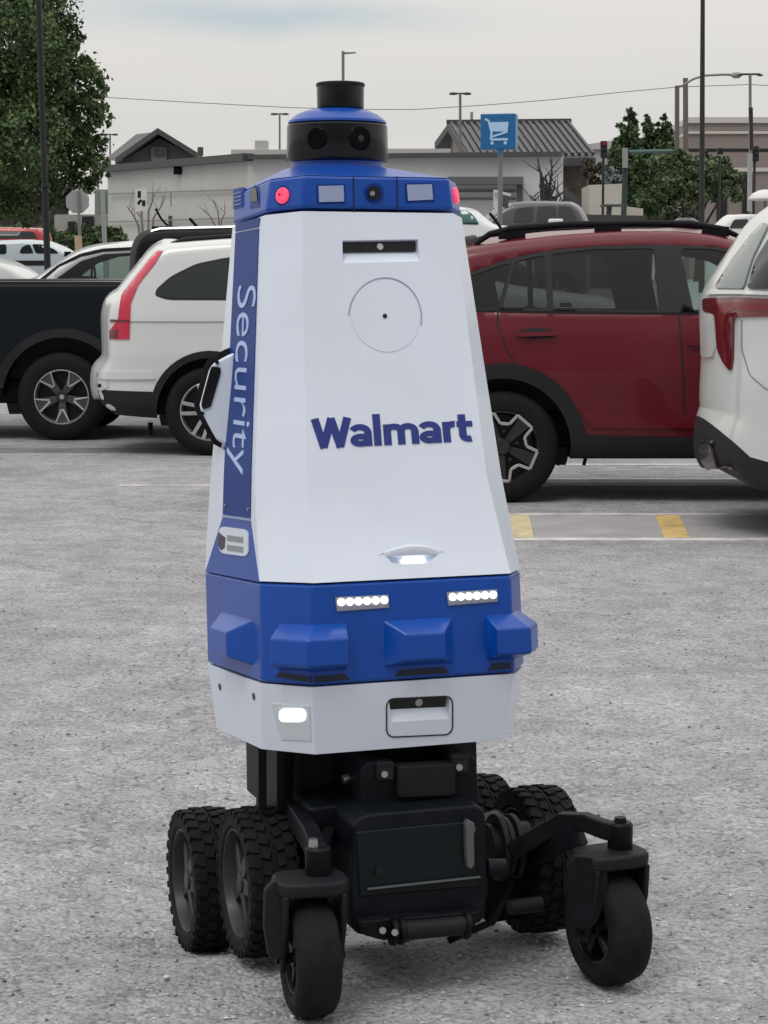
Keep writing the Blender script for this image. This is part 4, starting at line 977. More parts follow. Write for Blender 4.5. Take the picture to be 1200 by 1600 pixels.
c.patch('window_frame', [(648, 470), (668, 444), (735, 426), (800, 403), (860, 391), (940, 384), (1040, 382), (1120, 386), (1180, 398), (1290, 455), (1310, 482), (1180, 489), (1060, 488), (860, 486), (775, 485), (700, 481), (655, 478)], GR_B, .003, holes=True)
c.patch('window', [(655, 472), (680, 446), (735, 431), (797, 410), (780, 482), (700, 478)], TINTD, -.008, th=.004, rr=.02)
c.patch('window', [(804, 409), (850, 398), (856, 482), (785, 482)], TINTD, -.008, th=.004, rr=.01)
c.patch('window', [(860, 397), (930, 389), (1022, 388), (1030, 485), (865, 483)], TINTD, -.008, th=.004, rr=.015)
c.patch('window', [(1062, 388), (1110, 389), (1170, 400), (1275, 456), (1290, 478), (1180, 487), (1084, 487)], TINTC, -.008, th=.004, rr=.02)
PINT = mat('seat fabric seen through glass', (.10, .12, .12), .5)
c.line('door_gap', [(800, 408), (778, 484), (777, 504), (792, 548), (815, 580), (845, 606)], SEAM, .010)
c.line('door_gap', [(1060, 488), (1066, 560), (1070, 650), (1070, 690)], SEAM, .010)
c.line('belt_moulding', [(700, 484), (860, 488), (1060, 490), (1180, 491), (1300, 486)], SEAM, .014)
# arch and sill cladding
def arc_px(cu, cv, r0, a0, a1, n=16): return [(cu + r0 * math.cos(R(a0 + (a1 - a0) * k / n)), cv - r0 * math.sin(R(a0 + (a1 - a0) * k / n))) for k in range(n + 1)]
CLAD = mat('black cladding', (.011, .012, .014), .55, var=.15, vscale=10, spec=.35)
cl1 = arc_px(785, 698, 131, 172, 22, 18) + [(918, 680), (1300, 686), (1362, 672)] + arc_px(1492, 698, 131, 158, 8, 18) + [(1628, 706), (1600, 716)] + arc_px(1492, 698, 107, -8, 188, 24) + [(1375, 716), (905, 716)] + arc_px(785, 698, 107, -8, 188, 24) + [(650, 708)]
c.patch('wheel_arch_cladding', cl1, CLAD, .010, th=.02)
c.patch('lower_moulding', [(905, 640), (1000, 648), (1300, 650), (1340, 660), (1300, 670), (925, 668)], PRED, .014, th=.02, g=.04)
c.patch('rear_bumper', [(600, 640), (640, 640), (655, 700), (610, 704), (588, 680)], CLAD, .006)
h = c.patch('door_handle', [(806, 519), (830, 512), (860, 514), (870, 520), (868, 526), (836, 530), (806, 526)], SEAM, .003, rr=.01, g=.03)[0]
c.patch('door_handle', [(806, 519), (868, 517), (870, 524), (806, 526)], PRED, .03, th=.022, g=.03, rr=.012)
c.patch('door_handle', [(1074, 533), (1138, 531), (1140, 538), (1074, 540)], PRED, .03, th=.022, g=.03, rr=.012)
c.patch('tail_lamp', [(585, 500), (640, 488), (665, 505), (640, 530), (585, 540)], LDR, .006)
# roof rails
for sg in (-1, 1):
    q = MB(); pts = []
    for u, v in ((742, 382), (765, 366), (800, 357), (880, 351), (1000, 349), (1080, 350), (1130, 358), (1165, 374)):
        p = P(u, v, 12.72); pts.append((p.x, c.Yc - sg * .62, p.z))
    q.tube(pts, [.014, .020, .022, .021, .021, .022, .020, .012], 10)
    for u, v in ((800, 366), (950, 358), (1118, 362)):
        p = P(u, v, 12.72); q.box((p.x, c.Yc - sg * .62, p.z), (.16, .035, .06))
    q.build('roof_rail', BLACKM, c.root, smooth='auto')
p = P(1128, 350, 13.3); MB().lathe((P(1073, 350, 13.3).x, c.Yc, P(1073, 362, 13.3).z), (0, 0, 1), [(.10, 0), (.09, .06), (.05, .085)], 16).build('roof_antenna', GR_B, c.root, smooth=True)
c.strip_glass('rear_glass', c.x0 + .1, P(668, 400, 13).x, c.z0 + 1.02, GLASS, .80); c.strip_glass('windshield', P(1190, 400, 13).x, P(1365, 400, 13).x, c.z0 + 1.02, GLASS, .84)
for u in (876, 916): MB().beam(P(u, 712, 12.6), P(u - 4, 727, 12.6), .02, .02).build('sill_clip', BLACKM, c.root)

# ---- white compact suv on the left
c = Car('parked_car', 'white compact SUV with tall curved red tail lamp parked left of the robot', 'car', 16.5, 1.82, 400, belt=1.05, tumble=.20, g=.05, edge=.09)
c.body([(166, 560), (164, 495), (170, 472), (187, 458), (214, 425), (238, 395), (256, 381), (300, 377), (355, 373), (450, 369), (560, 371), (620, 384), (740, 440), (800, 452), (940, 470), (1020, 495), (1045, 540), (1048, 610), (1030, 650), (240, 651), (172, 645), (156, 630), (148, 607), (150, 582), (160, 570)],
       PWH, [(328, 642), (852, 642)], .352, lt=(.22, .5), rt=(.3, .7), archpx=.425, rr=.05)
c.put_wheels('crv', tw=.225, rim_r=.66)
c.patch('tail_lamp', [(247, 391), (254, 392), (243, 410), (216, 444), (204, 474), (203, 500), (202, 530), (171, 530), (172, 516), (184, 500), (190, 460), (214, 428), (240, 396)], LRED, .010, g=.03)
c.patch('tail_lamp', [(171, 516), (184, 514), (184, 529), (171, 529)], LDR, .013, g=.03)
c.patch('tail_lamp', [(172, 499), (203, 500), (203, 503), (172, 503)], LDR, .013, g=.03)
c.patch('window_frame', [(242, 462), (244, 452), (266, 432), (306, 412), (355, 402), (520, 398), (600, 402), (690, 452), (690, 470), (262, 469)], GR_B, .002, rr=.05)
c.patch('window', [(246, 460), (249, 452), (269, 436), (308, 416), (355, 406), (358, 467), (262, 465)], GLASS, .006, rr=.03)
c.patch('window', [(366, 406), (450, 402), (456, 467), (368, 467)], GLASS, .006, rr=.02)
c.patch('window', [(466, 402), (515, 401), (590, 406), (672, 453), (674, 467), (468, 467)], GLASS, .006, rr=.02)
c.line('body_crease', [(203, 503), (360, 503), (640, 505)], mat('crease grey', (.35, .37, .38), .5), .012, off=.0025)
cl1 = arc_px(328, 642, 94, 162, 20, 18) + [(420, 640), (760, 642)] + arc_px(852, 642, 94, 160, 20, 18) + [(1030, 640), (1030, 654), (940, 656)] + arc_px(852, 642, 83, -8, 188, 24) + [(765, 656), (415, 656)] + arc_px(328, 642, 83, -8, 188, 24) + [(240, 653), (180, 648), (158, 630), (152, 608), (236, 612)]
c.patch('black_cladding', cl1, CLAD, .006, th=.014)
c.patch('reflector', [(150, 597), (168, 596), (170, 604), (158, 611), (150, 608)], mat('lamp clear', (.6, .6, .6), .15, coat=.6), .008, g=.03)
c.patch('reflector', [(151, 600), (158, 600), (158, 605), (151, 605)], GR_B, .011, g=.03)
c.patch('bumper_step', [(152, 580), (238, 581), (244, 592), (151, 592)], PWH, .016, th=.02, g=.04)
for sg in (-1, 1):
    q = MB(); pts = [(P(u, v, 16.8).x, c.Yc - sg * .60, P(u, v, 16.8).z) for u, v in ((268, 382), (290, 375), (355, 370), (460, 365), (560, 368), (590, 375))]
    q.tube(pts, .022, 8).build('roof_rail', BLACKM, c.root, smooth='auto')
q = MB(); p = P(235, 660, 16.9); q.cyl(p, p + Vector((0, 0, -.1)), .02, n=8); q.build('mud_flap', BLACKM, c.root)
c.strip_glass('rear_glass', c.x0, P(262, 400, 17).x, c.z0 + 1.1, GLASS, .78); c.strip_glass('windshield', P(630, 400, 17).x, P(740, 400, 17).x, c.z0 + 1.1, GLASS, .84)

# ---- dark pickup at the left edge
c = Car('parked_pickup', 'dark navy pickup truck with open bed at the left edge beside the white compact SUV', 'pickup', 18.4, 1.86, 97, belt=1.2, tumble=.1, g=.06, edge=.05)
c.body([(322, 560), (322, 470), (316, 441), (150, 440), (-60, 440), (-64, 432), (-100, 352), (-130, 340), (-290, 336), (-370, 350), (-440, 420), (-470, 438), (-640, 452), (-690, 480), (-702, 560), (-695, 615), (-30, 616), (200, 622), (300, 628), (330, 620), (330, 585)],
       PNAVY, [(97, 620), (-526, 620)], .39, lt=(.2, .5), rt=(.06, .3), archpx=.53, rr=.03)
c.put_wheels('truck', tw=.25, rim_r=.615)
c.patch('window', [(-115, 430), (-140, 362), (-230, 358), (-230, 430)], GLASS, .006, rr=.03); c.patch('window', [(-240, 430), (-240, 358), (-350, 364), (-405, 425), (-400, 432)], GLASS, .006, rr=.03)
c.patch('wheel_arch_trim', arc_px(97, 620, 107, 172, 5, 18) + arc_px(97, 620, 93, 5, 172, 18), mat('black gloss flare', (.004, .005, .007), .5), .012, th=.02)
c.line('bed_rail', [(-58, 443), (150, 443), (312, 444)], SEAM, .03, off=.01)
c.line('body_gap', [(-66, 440), (-68, 520), (-70, 600)], SEAM, .012)
c.patch('tail_lamp', [(306, 462), (318, 462), (318, 520), (308, 520)], LDR, .006)
zb = P(0, 441, 18.5).z
MB().box((P(148, 500, 19.3).x, c.Yc, zb + .012), (1.70, 1.35, .02)).build('bed_cover', BLACKP, c.root)

# ---- white suv cut by the right edge
c = Car('parked_car', 'pearl white SUV with L shaped dark red tail lamp cut off by the right edge', 'car', 10.25, 1.90, 1350, belt=1.12, tumble=.22, g=.04, edge=.07, crown=(.10, .03))
U = lambda u, v: (u, v)
c.body([(1158, 560), (1152, 480), (1164, 452), (1208, 395), (1243, 348), (1283, 318), (1348, 298), (1500, 292), (1760, 300), (1900, 340), (2050, 450), (2300, 480), (2480, 520), (2520, 620), (2510, 760), (2400, 778), (1296, 778), (1196, 770), (1168, 758), (1140, 716), (1144, 678), (1156, 650), (1154, 630)],
       PGREYW, [(1400, 730), (2290, 730)], .37, lt=(.42, .75), rt=(.35, .8), archpx=.45, rr=.05)
c.put_wheels('plain', tw=.235, rim_r=.68)
L0 = Vector(c.root.location); A_, B2_, C2_, D2_ = [Vector((c.px(*p)[0], 0, c.px(*p)[1])) - Vector((L0.x, 0, L0.z)) for p in ((1114, 660), (1132, 676), (1172, 714), (1236, 732))]
bm = bmesh.new(); bm.from_mesh(c.body_o.data); cuts = [(A_, Vector((0, 0, 1)))]
for p_, q_ in ((B2_, C2_), (C2_, D2_)): d_ = q_ - p_; cuts.append((p_, Vector((-d_.z, 0, d_.x)).normalized()))
for p_, n_ in cuts: bmesh.ops.bisect_plane(bm, geom=bm.verts[:] + bm.edges[:] + bm.faces[:], plane_co=p_, plane_no=n_, dist=1e-5)
xm_ = P(1420, 700, c.Yn).x - L0.x
for f_ in bm.faces:
    k_ = f_.calc_center_median(); sd_ = [(k_ - p_).dot(n_) < 0 for p_, n_ in cuts]
    if k_.x < xm_ and sd_[0] and (sd_[1] or sd_[2]): f_.material_index = 1
bm.to_mesh(c.body_o.data); bm.free(); c.body_o.data.materials.append(CLAD)
c.ray_patch('tail_lamp', [(1100, 467), (1150, 465), (1230, 468), (1230, 494), (1148, 496), (1147, 560), (1144, 581), (1133, 568), (1123, 546), (1119, 490), (1101, 487)], LDR, .012)
c.ray_patch('tail_lamp', [(1126, 474), (1180, 473), (1230, 478), (1230, 486), (1150, 484), (1138, 489), (1133, 530), (1128, 500)], mat('lamp red inner', (.17, .006, .010), .2, coat=.3), .015, step=5)
CLW = mat('white lamp lens', (.62, .68, .67), .15, coat=.7)
c.ray_patch('reverse_lamp', [(1100, 490), (1117, 490), (1119, 545), (1115, 558), (1098, 558), (1097, 505)], CLW, .012, step=5)
c.ray_patch('bumper_reflector', [(1096, 696), (1112, 692), (1120, 720), (1130, 750), (1118, 750), (1100, 720)], mat('dim reflector', (.06, .05, .06), .2, coat=.6), .016, step=5)
c.ray_patch('bumper_insert', [(1097, 684), (1118, 688), (1118, 693), (1097, 690)], CHR, .018, step=4)
c.ray_patch('side_window', [(1170, 452), (1183, 408), (1206, 370), (1240, 345), (1400, 335), (1420, 450)], GLASS, .014, step=5)
c.patch('side_window', [(1430, 335), (1700, 338), (1720, 450), (1440, 450)], GLASS, .006, rr=.03)
c.ray_patch('pillar_sheen', [(1118, 451), (1148, 404), (1176, 368), (1194, 350), (1204, 352), (1192, 376), (1178, 405), (1164, 452)], mat('sheen grey glass', (.16, .19, .18), .08, coat=.8), .014, step=4)  # edge-on rear pane, its reflection put into the grey colour
c.ray_patch('lamp_chrome_line', [(1112, 454), (1160, 455), (1240, 457), (1240, 462), (1160, 461), (1106, 461)], PGREYW, .018, step=4)
c.ray_patch('panel_gap', [(1160, 500), (1160, 545), (1172, 585), (1196, 606), (1225, 618), (1225, 620), (1195, 608), (1171, 587), (1158, 546), (1158, 500)], mat('faint gap', (.25, .27, .27), .6), .002, step=4)

# ================================================================ CARS FURTHER BACK
def far_car(name, label, Yn, W, u_mid, out, paint, wins, wheels, Rw=.33, zoff=None, lt=(.25, .6), g=.12, belt=1.0, tumble=.2, glass=None, style='plain', group=None, roof_z=1.45, see=False, facing=1):
    # ground height under it
    c = Car(name, label, 'car', Yn, W, u_mid, group, belt=belt, tumble=tumble, g=g, edge=.10); c.facing = facing
    c.body(out, paint, wheels, Rw, lt=lt, rt=(.25, .6), archpx=Rw * 1.22, rr=.12, holes=wins if see else ())
    for w in wins: c.patch('window', w, TINTC if see else (glass or GLASS), -.008 if see else .008, th=.004 if see else .01, rr=.06, g=g * .7)
    c.put_wheels(style, tw=.2)
    return c
GLC = mat('clearer car glass', (.05, .075, .075), .06, spec=.7, coat=.5)
def gy(Y, z=0.0, x=0.0): return 455 - (zg(x, Y) + z - 1.2) * F / Y    # pixel row of a point z above the ground
# white sedan behind the pickup bed
Yv = 27.5; sP = F / Yv; w0 = gy(Yv, .33)
c = far_car('parked_car', 'white sedan with dark side windows parked just behind the pickup bed', Yv, 1.8, 150,
    [(-90, w0 - 30), (-86, 462), (-40, 447), (20, 442), (52, 438), (92, 411), (122, 392), (154, 383), (205, 378), (262, 376), (320, 384), (385, 418), (425, 428), (448, 440), (452, w0 - 20), (440, w0 + 12), (-80, w0 + 12)],
    PWH, [[(84, 438), (126, 408), (162, 397), (214, 394), (214, 438)], [(222, 394), (262, 392), (305, 397), (352, 424), (350, 436), (222, 438)]], [(-10, gy(Yv, .33)), (325, gy(Yv, .33))], see=True, facing=-1)
c.line('window_trim', [(64, 438), (92, 416), (126, 399), (160, 391), (214, 388), (262, 387), (312, 393)], SEAM, .045, off=.012)
# boxy black suv
Yv = 22.5; w0 = gy(Yv, .36)
PBLK = mat('black car paint', (.004, .004, .005), .55, spec=.12)
c = far_car('parked_car', 'boxy black SUV parked directly behind the white compact SUV', Yv, 1.88, 460,
    [(206, w0), (206, 440), (209, 392), (216, 374), (228, 364), (262, 360), (400, 358), (520, 360), (570, 372), (610, 412), (660, 420), (735, 388), (748, 384)] and
    [(206, w0), (206, 440), (209, 392), (216, 374), (228, 364), (262, 360), (400, 358), (540, 359), (600, 366), (660, 396), (700, 402), (790, 408), (828, 430), (832, w0), (820, w0 + 8), (215, w0 + 8)],
    PBLK, [[(226, 402), (234, 380), (300, 377), (380, 376), (380, 402)], [(392, 402), (392, 376), (500, 377), (500, 402)], [(512, 402), (512, 377), (590, 381), (640, 402)]], [(320, gy(Yv, .36)), (710, gy(Yv, .36))], Rw=.36, g=.10, belt=1.35, lt=(.06, .25))
for sg in (-1, 1):
    MB().tube([(P(u, v, 22.7).x, c.Yc - sg * .7, P(u, v, 22.7).z) for u, v in ((236, 362), (250, 358), (420, 354), (560, 357), (580, 363))], .022, 6).build('roof_rail', ALU, c.root, smooth='auto')
MB().box((P(262, 357, 23.2).x, c.Yc, P(262, 357, 23.2).z), (.28, 1.1, .03)).build('roof_crossbar', BLACKM, c.root)
MB().tube([P(266, 357, 23.2), P(252, 342, 23.2), P(243, 326, 23.2)], .014, 6).build('roof_carrier_arm', BLACKM, c.root)
MB().tube([P(311, 358, 23.2), P(305, 351, 23.2), P(296, 341, 23.2)], .018, 6).build('roof_carrier_arm', BLACKM, c.root)
# pale blue sedan far left
Yv = 52; w0 = gy(Yv, .33)
c = far_car('parked_car', 'pale blue white sedan parked far left in front of the trees', Yv, 1.8, 20,
    [(-140, w0 - 12), (-138, 410), (-95, 402), (-50, 384), (-10, 377), (35, 375), (66, 378), (90, 388), (106, 397), (135, 401), (150, 408), (152, w0 - 10), (148, w0 + 8), (-136, w0 + 8)],
    mat('pale blue paint', (.50, .58, .62), .3, coat=.6), [[(-44, 397), (-22, 384), (10, 381), (10, 397)], [(30, 396), (34, 386), (46, 381), (53, 396)], [(56, 396), (50, 381), (68, 382), (86, 390), (92, 396)], ], [(-88, gy(Yv, .33)), (98, gy(Yv, .33))], g=.2)
MB().box(P(106, 397, 52), (.16, .1, .12)).build('side_mirror', BLACKP, c.root)
c.line('dark_strip', [(-120, 409), (-20, 410), (22, 411), (75, 411)], GR_B, .12, off=.01)  # dark strip along the side of the sedan
# white car roof / bonnet lower left
Yv = 36; w0 = gy(Yv, .33)
c = far_car('parked_car', 'white car with sloping bonnet at the left edge in front of the pale blue sedan', Yv, 1.8, -60,
    [(-290, w0 - 10), (-288, 440), (-240, 412), (-180, 396), (-100, 390), (-50, 394), (-15, 405), (10, 415), (32, 428), (48, 440), (56, 455), (56, w0), (50, w0 + 10), (-286, w0 + 10)],
    PWH, [[(-230, 424), (-190, 404), (-120, 398), (-120, 424)], [(-114, 424), (-114, 398), (-70, 400), (-30, 412), (-24, 424)]], [(-230, gy(Yv, .33)), (-6, gy(Yv, .33))], g=.16)
# red car far left
Yv = 66; w0 = gy(Yv, .33)
c = far_car('parked_car', 'red car roof showing over the pale blue sedan at the left edge', Yv, 1.85, 0,
    [(-150, w0), (-148, 382), (-110, 374), (-80, 358), (-40, 355), (40, 356), (60, 358), (68, 364), (72, 380), (74, w0), (70, w0 + 6), (-146, w0 + 6)],
    mat('bright red paint', (.42, .03, .04), .3, coat=.6), [[(-70, 373), (-62, 362), (-20, 361), (-20, 373)], [(-14, 373), (-14, 361), (52, 362), (60, 373)]], [(-110, gy(Yv, .33)), (35, gy(Yv, .33))], g=.22)
# grey suv behind the red crossover
Yv = 44; w0 = gy(Yv, .35)
c = far_car('parked_car', 'grey SUV with pale roof edge seen above the burgundy crossover roof', Yv, 1.9, 830,
    [(700, w0), (702, 352), (745, 348), (762, 344), (790, 322), (812, 317), (850, 315), (890, 316), (904, 324), (914, 342), (918, 356), (918, w0), (912, w0 + 6), (706, w0 + 6)],
    mat('slate grey paint', (.06, .062, .075), .35, coat=.5), [[(802, 348), (806, 326), (834, 323), (832, 348)], [(838, 347), (840, 323), (868, 322), (870, 347)], [(873, 347), (872, 322), (892, 323), (903, 345)]], [(750, gy(Yv, .35)), (870, gy(Yv, .35))], Rw=.35, g=.16, belt=1.3, glass=mat('hazy grey glass', (.035, .037, .045), .2, spec=.6))
c.line('roof_edge', [(798, 320), (815, 317.5), (850, 316.5), (890, 318)], mat('pale roof strip', (.5, .5, .5), .4), .07, off=.02)
MB().box(P(868, 347, 43.9), (.30, .2, .13)).build('side_mirror', mat('white mirror cap', (.75, .75, .75), .4), c.root, bevel=.03)
# teal windscreen car
Yv = 34; w0 = gy(Yv, .35)
c = far_car('parked_car', 'pale car with greenish windshield between the robot head and the grey SUV', Yv, 1.8, 690,
    [(520, w0), (524, 352), (560, 342), (610, 326), (660, 322), (715, 324), (738, 330), (752, 342), (768, 352), (810, 357), (826, 366), (828, w0), (820, w0 + 6), (524, w0 + 6)],
    PWH, [[(712, 350), (712, 329), (728, 328), (738, 334), (750, 351)], [(600, 350), (620, 332), (704, 328), (704, 350)]], [(570, gy(Yv, .35)), (775, gy(Yv, .35))], g=.14, glass=mat('teal tinted glass', (.05, .14, .13), .15, spec=.6))
MB().tube([P(783, 357, 34), P(774, 344, 34), P(765, 333, 34)], .028, 6).build('raised_wiper', BLACKP, c.root)
# white pickup far right
Yv = 60; w0 = gy(Yv, .36)
c = far_car('parked_car', 'small white car far right between the red crossover and the white SUV', Yv, 1.85, 1180,
    [(1112, w0), (1114, 368), (1124, 356), (1136, 345), (1145, 337), (1170, 335), (1204, 336), (1216, 344), (1226, 358), (1290, 360), (1296, 372), (1296, w0), (1290, w0 + 6), (1118, w0 + 6)],
    PWH, [[(1139, 357), (1147, 343), (1169, 342), (1168, 357)], [(1174, 358), (1177, 345), (1188, 342), (1204, 343), (1212, 357)]], [(1140, gy(Yv, .36)), (1262, gy(Yv, .36))], g=.2)

# ================================================================ BUILDINGS
def slab(px, Y, depth, extra=()): return MB().prism([P(u, v, Y) for u, v in px], Vector((0, depth, 0)))
def quad3(pts): return MB().add(pts, [tuple(range(len(pts)))])
WALLM = mat('pale grey wall', (.50, .50, .48), .85, var=.06, vscale=.5); WALLW = mat('off white wall', (.58, .58, .59), .85, var=.05, vscale=.5)
ROOFM = mat('dark standing seam roof', (.085, .085, .095), .5, var=.12, vscale=1.0); TRIMD = mat('dark coping', (.07, .07, .07), .6)
STONE = mat('brown stone wall', (.13, .115, .10), .9, var=.35, vscale=2.5); GABLEG = mat('grey gable wall', (.13, .13, .125), .8, var=.12, vscale=1)  # brown stone and grey gable wall colours
zb = 1.2
b = empty('store_building', (P(600, 400, 82).x, 82, zb), 0, 'long pale grey flat roofed building stretching across behind the robot', 'building')
# left wing: wall face running away to the left, joined at the corner u=387
def wall(p0, p1, z0, zt0, zt1, th, m, name='wall'):
    p0, p1 = Vector(p0), Vector(p1); n = Vector((-(p1 - p0).y, (p1 - p0).x, 0)).normalized()
    if n.y < 0: n = -n
    A = [Vector((p0.x, p0.y, z0)), Vector((p1.x, p1.y, z0)), Vector((p1.x, p1.y, zt1)), Vector((p0.x, p0.y, zt0))]
    return MB().prism(A, n * th).build(name, m, b)
pL, pC, pR = P(168, 266, 92), P(388, 248, 80), P(868, 242, 80)
wall((pL.x, 92), (pC.x, 80), zb, pL.z, pC.z, .4, WALLM); wall((pC.x, 80), (pR.x, 80), zb, pC.z, P(868, 243, 80).z, .4, WALLW)
MB().prism([Vector((pR.x - .004, 80.05, zb)), Vector((pR.x - .004, 92, zb)), Vector((pR.x - .004, 92, P(868, 243, 80).z)), Vector((pR.x - .004, 80.05, P(868, 243, 80).z))], Vector((.3, 0, 0))).build('wall', WALLW, b)
MB().beam(Vector((pL.x, 91.9, pL.z + .05)), Vector((pC.x, 79.9, pC.z + .05)), .5, .28).build('coping', TRIMD, b)
MB().beam(Vector((pC.x, 79.9, pC.z + .05)), Vector((pR.x + .2, 79.9, P(868, 241, 80).z)), .5, .16).build('coping', TRIMD, b)
MB().prism([Vector((pL.x, 92.4, pL.z - .3)), Vector((pC.x, 80.4, pC.z - .4)), Vector((pR.x, 80.4, pC.z - .4)), Vector((pR.x, 92, pC.z - .4))], Vector((0, 0, .1))).build('roof', TRIMD, b)
for v, w in ((300, .03), (344, .03)):
    a = P(170, v + 3, 91.6); c2 = P(388, v - 4, 79.8); MB().beam(a, c2, .04, .05).build('wall_joint', mat('joint line', (.25, .25, .25), .8), b)
for u, v, w_, h_ in ((271, 312, .22, .55), (272, 347, .45, .5), (193, 370, .18, .3)):
    t = (u - 168) / 220; MB().box(P(u, v, 92 - 12 * t - .15), (w_, .12, h_)).build('wall_vent', TRIMD, b)
MB().beam(P(278, 263, 85.6), P(278, 268, 85.2), .35, .25).build('wall_lamp', BLACKM, b); MB().box(P(283, 272, 85.8), (.14, .3, .4)).build('wall_lamp', BLACKM, b)
MB().box(P(409, 238, 84) + Vector((0, .02, .12)), (.5, .8, .62)).build('roof_unit', WALLM, b); MB().box(P(408, 241, 84), (2.3, 1, .30)).build('roof_unit', WALLM, b)
MB().cyl(P(313, 243, 86), P(313, 230, 86), .12, n=12).build('roof_pipe', TRIMD, b)
MB().box(P(640, 238, 84), (3.2, 1, .22)).build('roof_unit', mat('pale roof kit', (.5, .5, .5), .7), b)
# dark awning, pillar and openings on the right wing
MB().prism([P(700, 276, 79.2), P(818, 276, 79.2), P(818, 288, 79.2), P(700, 288, 79.2)], Vector((0, .7, 0))).build('awning', mat('awning grey', (.11, .12, .13), .7), b)
MB().prism([P(808, 288.5, 79.4), P(817, 288.5, 79.4), P(817, 440, 79.4), P(808, 440, 79.4)], Vector((0, .3, 0))).build('pillar', TRIMD, b)
for v in (297, 309): MB().prism([P(700, v, 79.9), P(806, v, 79.9), P(806, v + 3, 79.9), P(700, v + 3, 79.9)], Vector((0, .09, 0))).build('wall_band', mat('band grey', (.16, .16, .17), .7), b)
# gabled house left
Y0 = 104
h = empty('gabled_house', (P(240, 300, Y0).x, Y0, 1.5), 0, 'grey brown gabled house rising behind the left end of the pale building', 'house')
A, B_, C_ = P(188, 254, Y0), P(249, 211, Y0), P(306, 246, Y0)
wz = 1.5
MB().prism([Vector((A.x, Y0, wz)), A, B_ - Vector((0, 0, .15)), C_, Vector((C_.x, Y0, wz))], Vector((0, 9, 0))).build('wall', GABLEG, h)
def roofplane(a, b2, th, dv, m, par, name='roof', ribs=0):
    q = MB().prism([a, b2, b2 + Vector((0, 0, th)), a + Vector((0, 0, th))], dv); o = q.build(name, m, par)
    if ribs:
        n = (b2 - a).cross(dv).normalized(); n = n if n.z > 0 else -n; r_ = MB()
        for k in range(ribs + 1):
            s_ = dv * (k / ribs); r_.beam(a + s_ + Vector((0, 0, th + .03)), b2 + s_ + Vector((0, 0, th + .03)), .09, .09)
        r_.build('roof_seam', mat('seam line', (.062, .062, .07), .5), o)
    return o
e = Vector((0, -.8, 0))
roofplane(A + e + (A - B_) * .08, B_ + e, .28, Vector((0, 10.5, 0)), ROOFM, h, ribs=0); roofplane(B_ + e + Vector((.002, 0, .002)), C_ + e + (C_ - B_) * .08, .28, Vector((0, 10.5, 0)), TRIMD, h)
# hipped left slope seen as a lighter plane
MB().prism([P(166, 250, Y0 + 1.5), P(212, 213, Y0 + 4), P(247, 209, Y0 + .6), P(188, 252, Y0 - .9)], Vector((0, .2, .12))).build('roof', mat('weathered roof', (.085, .088, .088), .6, var=.15, vscale=1.5), h)
f = slab(rrect(236, 230, 260, 252, 4), Y0 - .25, .2).build('gable_vent', mat('vent surround', (.20, .20, .19), .8), h); slab([(241, 233), (257, 233), (257, 243), (241, 243)], Y0 - .35, .2).build('louver', TRIMD, f)
# gabled building right with seamed roof
Y0 = 98
h = empty('gabled_house', (P(800, 300, Y0).x, Y0, 1.5), 0, 'brown building with a dark standing seam roof behind the blue cart sign', 'house')
rl, rr_ = P(704, 199, Y0 + 5), P(886, 197, Y0 + 5); el, er = P(736, 252, Y0 - 1), P(927, 249, Y0 - 1)
q = MB().prism([el, er, rr_, rl], Vector((0, .1, .22))); rf = q.build('roof', mat('blue grey seam roof', (.115, .115, .13), .5, var=.1, vscale=1.0), h)
q = MB()
for k in range(19):
    t = k / 18; q.beam(el.lerp(er, t) + Vector((0, 0, .26)), rl.lerp(rr_, t) + Vector((0, 0, .26)), .12, .12)
q.build('roof_seam', mat('seam line', (.062, .062, .07), .5), rf)
bk0, bk1 = P(704 - 0, 245, Y0 + 12), P(886, 245, Y0 + 12)
MB().prism([rl + Vector((0, .15, 0)), rr_ + Vector((0, .15, 0)), Vector((er.x, Y0 + 12, er.z)), Vector((el.x - 2, Y0 + 12, el.z))], Vector((0, 0, .2))).build('roof', ROOFM, h)
MB().beam(rl + Vector((-.2, 0, .25)), rr_ + Vector((.2, 0, .25)), .3, .2).build('ridge_cap', TRIMD, h)
# gable end wall on the left, with round attic vent
g0, g1 = P(684, 232, Y0 + 7), P(736, 252, Y0 - .8)
MB().add([g1 + Vector((.1, .1, -.1)), rl + Vector((.1, 0, -.15)), Vector((g0.x + .6, Y0 + 9, g0.z)), Vector((g0.x + .6, Y0 + 9, 1.5)), Vector((g1.x + .1, Y0 - .7, 1.5))], [(0, 1, 2, 3, 4)]).build('wall', mat('pale gable', (.26, .25, .24), .8, var=.1, vscale=1), h)
MB().beam(P(736, 252, Y0 - 1.2), P(704, 199, Y0 + 4.8), .25, .35).build('barge_board', TRIMD, h); MB().beam(P(704, 199, Y0 + 4.8), P(683, 228, Y0 + 8), .25, .35).build('barge_board', TRIMD, h)
MB().prism([P(868, 251, Y0), P(918, 251, Y0), P(918, 445, Y0), P(868, 445, Y0)], Vector((0, 10, 0))).build('wall', STONE, h)
MB().beam(er + Vector((.1, -.05, -.1)), el + Vector((0, -.05, -.1)), .2, .35).build('gutter', TRIMD, h)
MB().prism([P(872, 296, Y0 - 6), P(880, 290, Y0 - 6), P(917, 322, Y0 - 6), P(905, 326, Y0 - 6)], Vector((0, 4, 0))).build('porch_roof', TRIMD, h)
